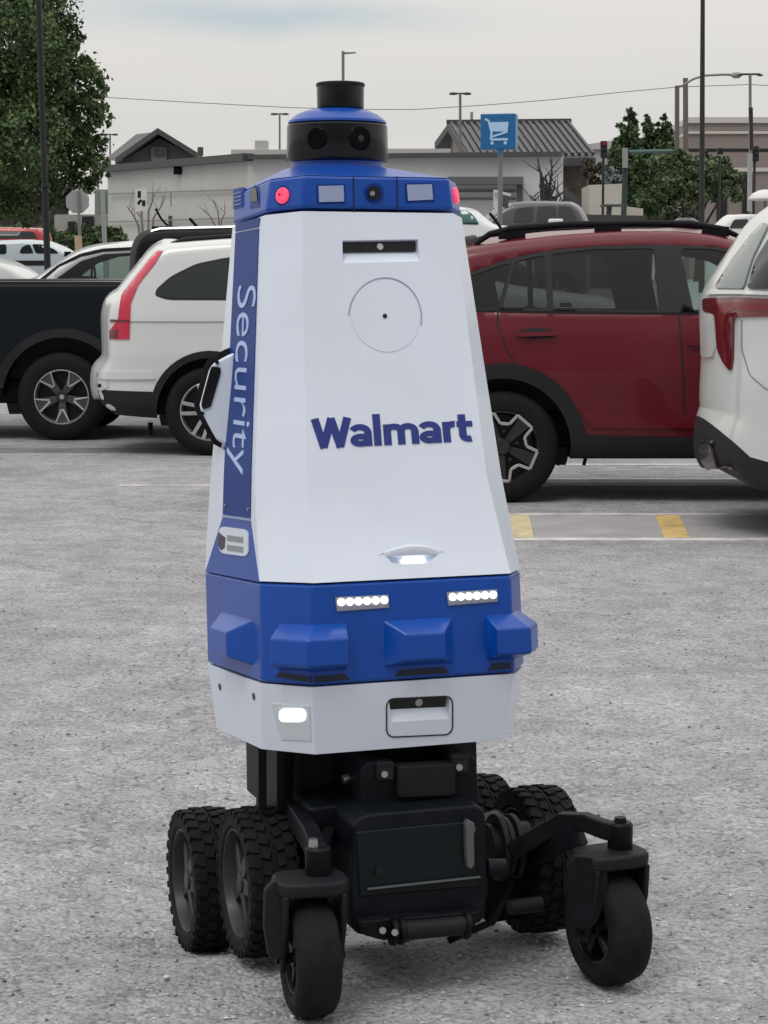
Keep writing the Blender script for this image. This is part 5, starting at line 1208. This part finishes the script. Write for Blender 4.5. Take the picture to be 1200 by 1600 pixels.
# striped long building far right
Y0 = 150
h = empty('office_building', (P(1180, 300, Y0).x, Y0, 1.9), 0, 'long brown and cream banded building at the far right behind the trees', 'building')
BRN = mat('brown band', (.25, .215, .20), .8, var=.08, vscale=.4); CRM = mat('cream band', (.56, .53, .50), .8, var=.05, vscale=.4)
for i, (v0, v1, m, dy) in enumerate(((183, 192, CRM, 0), (192, 205, BRN, .15), (205, 209, CRM, 0), (209, 232, BRN, .15), (232, 238, mat('dark band', (.07, .065, .065), .8), .3), (238, 262, BRN, .15), (262, 268, CRM, 0), (268, 448, BRN, .15))):
    MB().prism([P(1074, v0, Y0 + dy), P(1500, v0, Y0 + dy), P(1500, v1, Y0 + dy), P(1074, v1, Y0 + dy)], Vector((0, 14 - dy, 0))).build('facade_band', m, h)
for u in (1120, 1160): slab([(u, 272), (u + 16, 272), (u + 16, 440), (u, 440)], Y0 - .02, .1).build('doorway', SEAM, h)
# low pale outbuilding + loading wall
h = tag(slab([(920, 289), (972, 287), (972, 444), (920, 444)], 84, 3).build('shed', mat('cream shed', (.48, .47, .42), .85, var=.05, vscale=.5)), 'small plain cream shed right of the brown building', 'shed')
h = tag(slab([(975, 322), (1005, 326), (1005, 444), (975, 444)], 86, 3).build('wall_block', mat('cream shed', (.5, .5, .5), .8)), 'low cream wall block right of the cream shed behind the green signal pole', 'wall')
h = empty('house', (P(880, 300, 130).x, 130, 1.8), 0, 'pale low house far behind the traffic signal', 'house')
slab([(905, 232), (962, 232), (962, 445), (905, 445)], 130, 6).build('wall', mat('pale far wall', (.36, .36, .37), .85), h); slab([(900, 228), (966, 218), (966, 233), (900, 233)], 129.8, 6.4).build('roof', mat('pale far roof', (.45, .44, .44), .8), h)
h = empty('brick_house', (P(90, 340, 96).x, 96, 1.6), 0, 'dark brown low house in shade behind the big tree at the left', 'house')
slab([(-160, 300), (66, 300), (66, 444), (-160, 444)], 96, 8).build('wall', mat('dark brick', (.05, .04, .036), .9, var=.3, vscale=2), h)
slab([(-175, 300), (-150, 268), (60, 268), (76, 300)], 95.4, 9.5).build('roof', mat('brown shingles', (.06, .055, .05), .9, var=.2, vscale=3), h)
h = tag(slab([(85, 335), (162, 335), (162, 444), (85, 444)], 93.5, 2).build('shed', mat('pale shed', (.30, .30, .29), .8, var=.1, vscale=1)), 'pale shed wall with dark opening behind the stop sign', 'shed')
slab([(106, 346), (118, 346), (118, 443), (106, 443)], 93.4, .3).build('opening', SEAM, h); slab([(128, 338), (146, 338), (146, 443), (128, 443)], 93.4, .3).build('opening', SEAM, h)

# ================================================================ SIGNS AND POLES
POLE = mat('dark pole', (.03, .03, .03), .5, metal=.3); POLEG = mat('grey pole', (.22, .22, .22), .5, metal=.5)
# cart corral sign
Yv = 40; t = empty('cart_sign', P(782, 350, Yv), 0, 'blue box sign with white shopping cart symbol on a grey post', 'sign')
SBL = mat('sign blue', (.006, .125, .33), .4, coat=.3); SBS = mat('sign edge blue', (.06, .26, .45), .4); WSY = mat('sign white', (.42, .62, .85), .5)
MB().tube([P(782, 234, Yv + .1), (P(782, 340, Yv).x, Yv + .1, zg(2, Yv) + .2)], .045, 12).build('post', POLEG, t, smooth='auto')
M0 = Matrix.Rotation(R(-14), 3, 'Z'); cc = P(779.5, 206, Yv + .1)
bx = MB().box(cc, (.66, .26, .66), M0).build('sign_box', SBL, t, bevel=.02); 
MB().box(cc + M0 @ Vector((.335, 0, 0)), (.012, .22, .62), M0).build('side_panel', SBS, t)
MB().lathe((P(782, 234, Yv).x, Yv + .1, P(782, 242, Yv).z), (0, 0, 1), [(.04, 0), (.07, .06), (.07, .12)], 14).build('collar', SBS, t, smooth='auto')
def sg(pts, w=.03):
    q = MB()
    for a, b2 in zip(pts, pts[1:]): q.beam(cc + M0 @ Vector((a[0], -.136, a[1])), cc + M0 @ Vector((b2[0], -.136, b2[1])), w, .012, up=tuple(M0 @ Vector((0, -1, 0))))
    return q
q = MB(); loop = [(-.15, .17), (.21, .17), (.19, -.01), (-.10, .00)]; q.prism([cc + M0 @ Vector((x, -.131, z)) for x, z in loop], M0 @ Vector((0, -.008, 0))); q.build('cart_basket', WSY, t)
sg([(-.24, .23), (-.17, .20), (-.11, -.03), (-.13, -.15), (.20, -.15)], .04).build('cart_frame', WSY, t); sg([(.19, -.01), (-.11, -.10)], .035).build('cart_frame', WSY, t)
for x in (-.10, .15): MB().cyl(cc + M0 @ Vector((x, -.130, -.215)), cc + M0 @ Vector((x, -.142, -.215)), .032, n=14).build('cart_wheel', WSY, t)
# stop sign seen from behind, and its neighbours
SGB = mat('sign back grey', (.33, .35, .35), .55, metal=.3)
Yv = 43; t = empty('stop_sign', P(122, 378, Yv), 0, 'grey back of an octagonal stop sign on a post in front of the big tree', 'sign')
cc2 = P(121, 315, Yv); pts = [cc2 + Vector((math.cos(R(22.5 + 45 * k)), 0, math.sin(R(22.5 + 45 * k)))) * .25 for k in range(8)]
MB().prism(pts, Vector((0, .02, 0))).build('sign_plate', SGB, t); MB().tube([P(122, 298, Yv - .05), (P(122, 0, Yv).x, Yv - .05, zg(-6, Yv) - .1)], .03, 8).build('post', POLEG, t)
MB().tube([P(122, 368, Yv - .12), (P(122, 0, Yv).x, Yv - .12, zg(-6, Yv) - .1)], .075, 10).build('post_base', mat('tan bollard sleeve', (.42, .33, .22), .7), t)
Yv = 43.6; t = empty('road_sign', P(159, 380, Yv), 0, 'greenish square sign back on a post right of the stop sign', 'sign')
slab(rrect(148, 296, 169, 336, 2), Yv, .03).build('sign_plate', mat('greenish sign back', (.20, .24, .22), .6), t); MB().tube([P(160, 298, Yv - .04), (P(162, 0, Yv).x, Yv - .04, zg(-9, Yv) - .1)], .05, 8).build('post', SGB, t)
Yv = 66; t = empty('parking_sign', P(221, 380, Yv), 0, 'small white sign with dark marks by bare bushes in front of the pale wall', 'sign')
slab([(211, 295), (229, 294), (229, 330), (211, 331)], Yv, .03).build('sign_plate', mat('dull white', (.6, .6, .6), .6), t)
for a in ([(215, 299), (220, 298), (220, 309), (215, 309)], [(222, 313), (227, 313), (227, 322), (222, 322)], [(214, 317), (219, 311), (222, 313), (217, 321)]): slab(a, Yv - .01, .012).build('sign_mark', GR_B, t)
MB().tube([P(221, 330, Yv), (P(221, 0, Yv).x, Yv, zg(-7, Yv) - .1)], .04, 8).build('post', POLEG, t)
# parking lot white small sign under the blue one
Yv = 42; t = empty('small_sign', P(785, 330, Yv), 0, 'small white framed sign board low beside the cart sign post', 'sign')
slab([(771, 297), (778, 297), (778, 325), (771, 325)], Yv - .1, .05).build('sign_frame', mat('dull white', (.6, .6, .6), .6), t)
MB().prism([P(778, 297, Yv), P(796, 303, Yv), P(794, 326, Yv), P(779, 322, Yv)], Vector((0, .04, 0))).build('sign_plate', mat('sign dark back', (.06, .09, .07), .6), t)
MB().beam(P(772, 298, Yv - .15), P(798, 305, Yv - .15), .05, .05).build('sign_rail', mat('dull white', (.6, .6, .6), .6), t); MB().tube([P(782, 325, Yv), (P(782, 0, Yv).x, Yv, zg(2, Yv))], .03, 6).build('post', POLEG, t)
def pole(u0, v0, u1, Yv, r0, r1, label, m=POLE, name='light_pole', cat='light pole', group='tall poles around the lot'):
    b0 = P(u1, 400, Yv); z = zg(b0.x, Yv) - .1; t = empty(name, (b0.x, Yv, z), 0, label, cat, group); top = P(u0, v0, Yv)
    MB().tube([(b0.x, Yv, z), (top.x, Yv, top.z)], [r0, r1], 10).build('shaft', m, t, smooth='auto'); return t, top
def head2(t, top, w, px_w, s_, m=POLE, both=(-1, 1), h=.10):
    MB().beam(top + Vector((-w * (1 if -1 in both else 0), 0, 0)), top + Vector((w, 0, 0)), .06, .06).build('arm', m, t)
    for k in both:
        MB().lathe(top + Vector((k * w, 0, -.05)), (0, 0, 1), [(px_w * .3, -.02), (px_w, .0), (px_w * .9, h * .7), (px_w * .3, h)], 14).build('lamp_head', m, t, smooth='auto')
t, top = pole(437, 178, 437, 115, .07, .05, 'slim twin headed light pole left of the robot head', POLEG); head2(t, top, .30, .20, 1); 
t, top = pole(719, 146, 720, 95, .08, .06, 'twin headed light pole just right of the robot head', POLEG); head2(t, top, .31, .19, 1)
t, top = pole(172, 210, 172, 120, .07, .05, 'small twin headed light pole beside the edge of the big tree', POLEG); head2(t, top, .28, .17, 1)
t, top = pole(737, 175, 737, 110, .08, .08, 'short bare pole between the twin lamp and the cart sign', mat('pale pole', (.30, .29, .27), .6))
t, top = pole(536, 80, 537, 70, .055, .05, 'light pole with one short arm rising right above the robot lidar', POLEG); MB().beam(top + Vector((0, 0, -.07)), top + Vector((.42, 0, -.05)), .06, .07, .03, .04).build('arm', POLEG, t)
t, top = pole(57, -90, 76, 34, .055, .045, 'black leaning light pole in front of the big tree', mat('black pole', (.008, .008, .009), .6))
MB().lathe((P(72, 292, 34).x, 34, P(72, 294, 34).z), (0, 0, 1), [(.05, 0), (.075, .01), (.075, .06), (.05, .07)], 12).build('pole_band', mat('black pole', (.008, .008, .009), .6), t)
t, top = pole(1098, -2, 1097, 58, .085, .06, 'tallest dark light pole at the right with an arm at its top'); MB().beam(top, top + Vector((.42, 0, .03)), .06, .06).build('arm', POLE, t); MB().box(top + Vector((.5, 0, .03)), (.30, .2, .08)).build('lamp_head', POLE, t)
t, top = pole(1172, 116, 1174, 72, .06, .05, 'slim T headed light pole near the right edge', POLEG); head2(t, top, .34, .10, 1, h=.06)
MB().tube([P(1173, 168, 72), P(1174, 235, 72)], .075, 8).build('sleeve', POLE, t)
t, top = pole(1071, 122, 1073, 100, .14, .12, 'wooden utility pole second from the left of the right hand pair', mat('wood pole', (.15, .13, .12), .9), 'utility_pole', 'utility pole', 'utility poles at the right')
t, top = pole(1058, 134, 1058, 92, .11, .10, 'utility pole carrying the long curved street lamp arm', mat('wood pole', (.15, .13, .12), .9), 'utility_pole', 'utility pole', 'utility poles at the right')
MB().tube([P(1058, 136, 92), P(1066, 134, 92), P(1082, 124, 92), P(1100, 118, 92), P(1130, 116.5, 92), P(1148, 117, 92)], .05, 8).build('lamp_arm', POLEG, t, smooth=True)
MB().lathe(P(1142, 117.5, 92), (1, 0, 0), [(.05, 0), (.13, .12), (.14, .35), (.04, .45)], 12).build('lamp_head', mat('grey lamp head', (.3, .3, .3), .6), t, smooth=True)
# cable
q = MB(); pts = [P(u, v, 92) for u, v in ((120, 148), (180, 153), (300, 160), (450, 168), (560, 171), (650, 171), (760, 164), (860, 156), (960, 145), (1058, 136), (1172, 132), (1300, 140))]
tag(q.tube(pts, .018, 6).build('overhead_cable', POLEG, smooth=True), 'thin overhead cable sagging across the sky behind the robot', 'cable')
# green signal mast
GRN = mat('signal green', (.02, .045, .04), .6); GRNL = mat('signal mast teal', (.06, .125, .115), .6)
Yv = 76; t = empty('signal_mast', (P(977, 0, Yv).x, Yv, 1.4), 0, 'dark green signal mast with a teal arm in front of the far trees', 'signal mast')
MB().tube([P(978, 232, Yv), (P(976, 0, Yv).x, Yv, 1.4)], .10, 10).build('mast', GRN, t); MB().tube([P(982, 237.5, Yv), P(1050, 236, Yv)], .07, 8).build('mast_arm', GRNL, t)
slab([(973, 231), (981, 231), (981, 262), (973, 262)], Yv - .2, .15).build('control_box', mat('dull grey box', (.28, .29, .27), .7), t)
def signal(u, v, Yv, label, w=10, h=26, red=False):
    t = empty('traffic_light', P(u, v + h, Yv), 0, label, 'traffic light', 'traffic lights at the right')
    slab([(u - w / 2, v), (u + w / 2, v), (u + w / 2, v + h), (u - w / 2, v + h)], Yv, .3).build('housing', mat('signal black', (.012, .010, .011), .5), t, bevel=.02)
    for k in range(3):
        p = P(u, v + h * (k + .5) / 3, Yv); MB().cyl(p + Vector((0, -.12, 0)), p + Vector((0, .05, 0)), h / 3 * .36 * Yv / F, n=14).build('visor', mat('signal lens red', (.25, .01, .03), .4) if k == 0 and red else mat('signal lens dark', (.02, .02, .02), .4), t)
    b0 = P(u, v, Yv); MB().tube([(b0.x, Yv + .2, b0.z - .3), (b0.x, Yv + .2, zg(b0.x, Yv))], .05, 8).build('post', POLE, t)
signal(944, 220, 80, 'black traffic light with dark red lens left of the far conifers', red=True)
signal(1181, 228, 78, 'dark traffic light on a post near the right edge', w=10, h=24); signal(1126, 231, 82, 'small dark traffic light hanging by the banded building', w=8, h=10)
# white canopy at the right edge
Yv = 56; t = empty('canopy', (P(1190, 0, Yv).x, Yv, 1.1), 0, 'white domed canopy on a grey post at the right edge above the small white car', 'canopy')
MB().lathe(P(1196, 313, Yv), (0, 0, 1), [(.46, 0), (.45, .06), (.34, .18), (.18, .26), (.02, .28)], 24).build('canopy_top', mat('canopy white', (.7, .7, .68), .6), t, smooth=True); MB().tube([P(1172, 240, 60), P(1171, 330, 60)], .07, 8).build('grey_pipe', mat('pale pipe', (.35, .36, .36), .6), t)
MB().tube([P(1196, 314, Yv), (P(1196, 0, Yv).x, Yv, zg(10, Yv))], .05, 8).build('post', POLEG, t)
# kiosk table silhouette in front of the shed
Yv = 70; t = empty('picnic_table', (P(952, 0, Yv).x, Yv, 1.3), 0, 'small dark table shaped stand in front of the cream shed', 'table')
MB().prism([P(941, 319, Yv), P(977, 319, Yv), P(977, 322, Yv), P(941, 322, Yv)], Vector((0, .8, 0))).build('tabletop', TRIMD, t); MB().tube([P(952, 322, Yv + .4), (P(952, 0, Yv).x, Yv + .4, 1.3)], .09, 8).build('leg', TRIMD, t)
tag(slab([(915, 335), (1010, 337), (1010, 452), (915, 452)], 66, .3).build('low_fence', mat('dark low fence', (.05, .05, .045), .8)), 'low dark fence in front of the cream shed', 'fence')

# ================================================================ VEGETATION
def leafmat(name, c0, c1):
    m = bpy.data.materials.new(name); m.use_nodes = True; t = m.node_tree; n = t.nodes; b = n['Principled BSDF']
    g = n.new('ShaderNodeNewGeometry'); w = n.new('ShaderNodeTexNoise'); w.inputs['Scale'].default_value = 1.4; w.inputs['Detail'].default_value = 3; t.links.new(g.outputs['Position'], w.inputs['Vector'])
    r = n.new('ShaderNodeValToRGB'); e = r.color_ramp.elements; e[0].position = .35; e[0].color = (*c0, 1); e[1].position = .65; e[1].color = (*c1, 1)
    ad = n.new('ShaderNodeMath'); ad.operation = 'MULTIPLY_ADD'; ad.inputs[1].default_value = .35; t.links.new(g.outputs['Random Per Island'], ad.inputs[0]); 
    sb = n.new('ShaderNodeMath'); sb.operation = 'SUBTRACT'; sb.inputs[1].default_value = .17; t.links.new(w.outputs['Fac'], sb.inputs[0]); t.links.new(sb.outputs[0], ad.inputs[2])
    t.links.new(ad.outputs[0], r.inputs[0]); t.links.new(r.outputs[0], b.inputs['Base Color']); b.inputs['Roughness'].default_value = .6; b.inputs['Specular IOR Level'].default_value = .2
    return m
LEAF = leafmat('dark green leaves', (.034, .062, .026), (.14, .205, .085)); LEAF2 = leafmat('olive green leaves', (.05, .075, .038), (.17, .225, .115)); LEAFD = leafmat('dark evergreen needles', (.034, .062, .030), (.12, .175, .078))
BARK = mat('bark', (.05, .042, .036), .9, var=.3, vscale=6)
def leaves(q_pts, size, rg, flat=.0):
    n = len(q_pts); C = np.array(q_pts); a = rg.normal(size=(n, 3)); a /= np.linalg.norm(a, axis=1)[:, None]; b = rg.normal(size=(n, 3)); b -= (a * b).sum(1)[:, None] * a; b /= np.linalg.norm(b, axis=1)[:, None]
    sz = size * rg.uniform(.6, 1.4, (n, 1)); a = a * sz; b = b * sz * .6
    V = np.stack([C - a, C - b * .9 + a * .1, C + a, C + b * .9 + a * .1], 1).reshape(-1, 3)
    me = bpy.data.meshes.new('crown'); me.vertices.add(4 * n); me.vertices.foreach_set('co', V.ravel()); me.loops.add(4 * n); me.loops.foreach_set('vertex_index', np.arange(4 * n)); me.polygons.add(n); me.polygons.foreach_set('loop_start', np.arange(n) * 4); me.polygons.foreach_set('loop_total', np.full(n, 4)); me.update(); me.validate()
    return me
def tree(name, label, base, clumps, leaf, nleaf, size, trunk_r, seed, trunk_top=None, group=None, limbs=7, cat='tree'):
    rg = np.random.default_rng(seed); base = Vector(base); t = empty(name, base, 0, label, cat, group); pts = []; tot = sum(r ** 2 for _, r, _ in clumps)
    for cpos, r, sq in clumps:
        k = int(nleaf * r * r / tot); cpos = np.array(cpos)
        # small twig clusters spread through each clump
        m_ = max(4, k // 34); d = rg.normal(size=(m_, 3)); d /= np.linalg.norm(d, axis=1)[:, None]; cc = cpos + d * (r * rg.uniform(.35, 1.0, (m_, 1)) ** .7) * np.array([1, 1, sq])
        w = rg.integers(0, m_, k); pts.append(cc[w] + rg.normal(size=(k, 3)) * min(r * .13, .24))
    pts = np.concatenate(pts) - np.array(base); me = leaves(pts, size, rg); me.materials.append(leaf); o = bpy.data.objects.new('crown', me); COL.objects.link(o); o.parent = t
    top = Vector(trunk_top) if trunk_top else base + Vector((0, 0, 3)); q = MB(); mid = base.lerp(top, .5) + Vector((trunk_r * .4, 0, 0))
    q.tube([base - Vector((0, 0, .1)), base.lerp(top, .08), mid, top], [trunk_r * 1.5, trunk_r * 1.05, trunk_r * .8, trunk_r * .4], 10)
    for cpos, r, sq in clumps[:limbs]:
        st = base.lerp(top, rg.uniform(.45, .95)); cp = Vector(cpos); q.tube([st, st.lerp(cp, .5) + Vector((0, 0, r * .1)), cp], [trunk_r * .45, trunk_r * .28, trunk_r * .08], 7)
    q.build('trunk', BARK, t, smooth='auto'); return t
def cl(lst, Y, rg):
    o = []
    for u, v, rpx, *sq in lst:
        r = rpx * Y / F; p = P(u, v, Y + rg.uniform(-1, 1) * r * 1.2); o.append(((p.x, p.y, p.z), r, sq[0] if sq else .85))
    return o
rg = np.random.default_rng(3)
bigc = cl([(20, 60, 80), (-60, 20, 90), (70, 40, 55), (95, 95, 48), (120, 130, 42), (60, 130, 70), (-20, 150, 90), (130, 175, 34), (90, 190, 60), (30, 220, 80), (-50, 250, 80), (120, 235, 44), (145, 252, 26), (75, 270, 52), (20, 295, 50), (-60, 320, 60), (60, -20, 55), (0, -40, 90), (125, 280, 30), (158, 190, 18), (158, 140, 20), (166, 165, 12), (150, 215, 16), (140, 100, 22), (105, 60, 26), (-110, 100, 90), (-120, 240, 90), (40, 325, 36), (110, 310, 26, .6), (158, 274, 14, .5)], 46, rg)
tree('broadleaf_tree', 'large dark green leafy tree filling the upper left corner', (P(-30, 400, 46).x, 46, zg(-8, 46)), bigc, LEAF, 62000, .055, .17, 11, trunk_top=tuple(P(0, 120, 46)), limbs=24)
rg = np.random.default_rng(5)
for (u, vt, vb, w, Yv, sd, lab) in ((983, 166, 330, 24, 118, 21, 'tallest conifer at the left of the far row of conifers'), (1012, 178, 330, 17, 120, 22, 'slim conifer in the middle of the far row of conifers'), (1036, 176, 330, 20, 119, 23, 'conifer at the right end of the far row beside the utility pole')):
    lst = []
    for k in range(16):
        t_ = k / 15; lst.append((u + rg.uniform(-1, 1) * w * .4 * t_ ** .6, vt + 6 + (vb - vt) * t_, 5 + w * .95 * min(1, t_ * 1.9) ** .7, 1.0))
    tree('conifer', lab, (P(u, 0, Yv).x, Yv, zg(15, Yv)), cl(lst, Yv, rg), LEAFD, 14000, .14, .2, sd, trunk_top=tuple(P(u, vt + 15, Yv)), group='far row of conifers', limbs=5)
bush = cl([(1030, 260, 22), (1050, 285, 26), (1075, 265, 24), (1100, 270, 26), (1125, 262, 20), (1145, 280, 18), (1085, 300, 26), (1040, 312, 18), (1120, 300, 20), (1022, 295, 16), (1150, 305, 12), (1062, 246, 14), (1100, 248, 14)], 90, rg)
tree('broadleaf_tree', 'rounded olive green tree in front of the banded building at the right', (P(1097, 0, 90).x, 90, 1.5), bush, LEAF2, 22000, .085, .16, 31, trunk_top=tuple(P(1092, 285, 90)), limbs=10)
tree('broadleaf_tree', 'low dark tree under the far conifers behind the signal mast', (P(1018, 0, 88).x, 88, 1.5), cl([(1015, 318, 16), (1010, 335, 14), (1025, 300, 14), (1002, 285, 12), (1000, 262, 12)], 88, rg), LEAFD, 4500, .12, .14, 32, trunk_top=tuple(P(1018, 300, 88)), limbs=4)
tree('shrub', 'grey green shrub at the foot of the right hand trees', (P(1062, 0, 86).x, 86, 1.5), cl([(1050, 335, 15, .8), (1070, 330, 16, .8), (1040, 342, 12), (1085, 338, 12)], 86, rg), leafmat('grey green leaves', (.05, .06, .045), (.15, .17, .12)), 3000, .10, .08, 33, trunk_top=tuple(P(1062, 335, 86)), limbs=3, cat='shrub')
tree('broadleaf_tree', 'bare brownish tree at the corner of the brown building', (P(925, 0, 96).x, 96, 1.6), cl([(922, 268, 13), (930, 285, 12), (918, 252, 8), (934, 262, 8)], 96, rg), leafmat('brown leaves', (.06, .045, .03), (.15, .12, .09)), 1500, .09, .12, 34, trunk_top=tuple(P(925, 262, 96)), limbs=4)
tree('broadleaf_tree', 'pale grey leafy tree far behind the traffic light', (P(958, 0, 112).x, 112, 1.8), cl([(950, 272, 14), (962, 282, 12), (945, 290, 10), (938, 262, 8)], 112, rg), leafmat('hazy leaves', (.10, .12, .12), (.30, .33, .34)), 1600, .13, .12, 35, trunk_top=tuple(P(955, 270, 112)), limbs=4)
tree('hedge', 'dark hedge along the lot behind the far left cars', (P(60, 0, 80).x, 80, 1.4), cl([(-60 + 22 * k, 366 + (k % 3) * 4, 20, .7) for k in range(12)], 80, rg), LEAFD, 6000, .12, .05, 36, trunk_top=tuple(P(60, 370, 80)), limbs=2, cat='hedge')
# bare branching shrubs in front of the pale wall
def bare(name, label, u, vb, Yv, tips, r, m=BARK, cat='shrub'):
    z = zg(P(u, 0, Yv).x, Yv) - .05; b0 = Vector((P(u, 0, Yv).x, Yv, z)); t = empty(name, b0, 0, label, cat, 'bare shrubs by the building')
    q = MB()
    for i, (tu, tv, mu, mv) in enumerate(tips):
        q.tube([b0 + Vector((0, 0, 0)), P(mu, mv, Yv), P((mu + tu) / 2 + 2, (mv + tv) / 2, Yv - .2), P(tu, tv, Yv - .3)], [r, r * .8, r * .55, r * .25], 6)
        for k in (.35, .6, .8):
            a = P(mu, mv, Yv).lerp(P(tu, tv, Yv - .3), k); q.tube([a, a + Vector((rg.uniform(-.5, .5), rg.uniform(-.3, .3), rg.uniform(.2, .6)))], [r * .3, r * .12], 5)
    q.build('stems', m, t, smooth='auto'); return t
GB = mat('grey bark', (.20, .195, .19), .9)
bare('bare_shrub', 'bare grey young tree beside the small white sign', 226, 380, 68, [(259, 306, 240, 340), (212, 330, 222, 345), (240, 300, 232, 330), (198, 322, 216, 352)], .045, GB)
bare('bare_shrub', 'second bare grey young tree at the left flank of the robot', 345, 380, 70, [(334, 312, 342, 345), (352, 322, 346, 345), (318, 326, 336, 352)], .035, GB)
bare('bare_shrub', 'dark spiky bare shrub in front of the brown building', 853, 360, 60, [(840, 246, 846, 300), (862, 246, 858, 296), (846, 268, 850, 310), (868, 280, 858, 312), (828, 305, 844, 326), (874, 300, 862, 318), (852, 272, 853, 300), (834, 318, 848, 330), (882, 310, 862, 326)], .065, mat('dark bark', (.06, .056, .052), .9))
tree('shrub', 'dark clump of twigs at the heart of the bare shrub by the brown building', (P(853, 0, 60.5).x, 60.5, 1.2), cl([(853, 292, 10), (850, 304, 12), (860, 310, 10)], 60.5, rg), mat('dark twigs', (.025, .024, .022), .9), 700, .06, .05, 40, trunk_top=tuple(P(853, 300, 60.5)), limbs=2, cat='shrub')
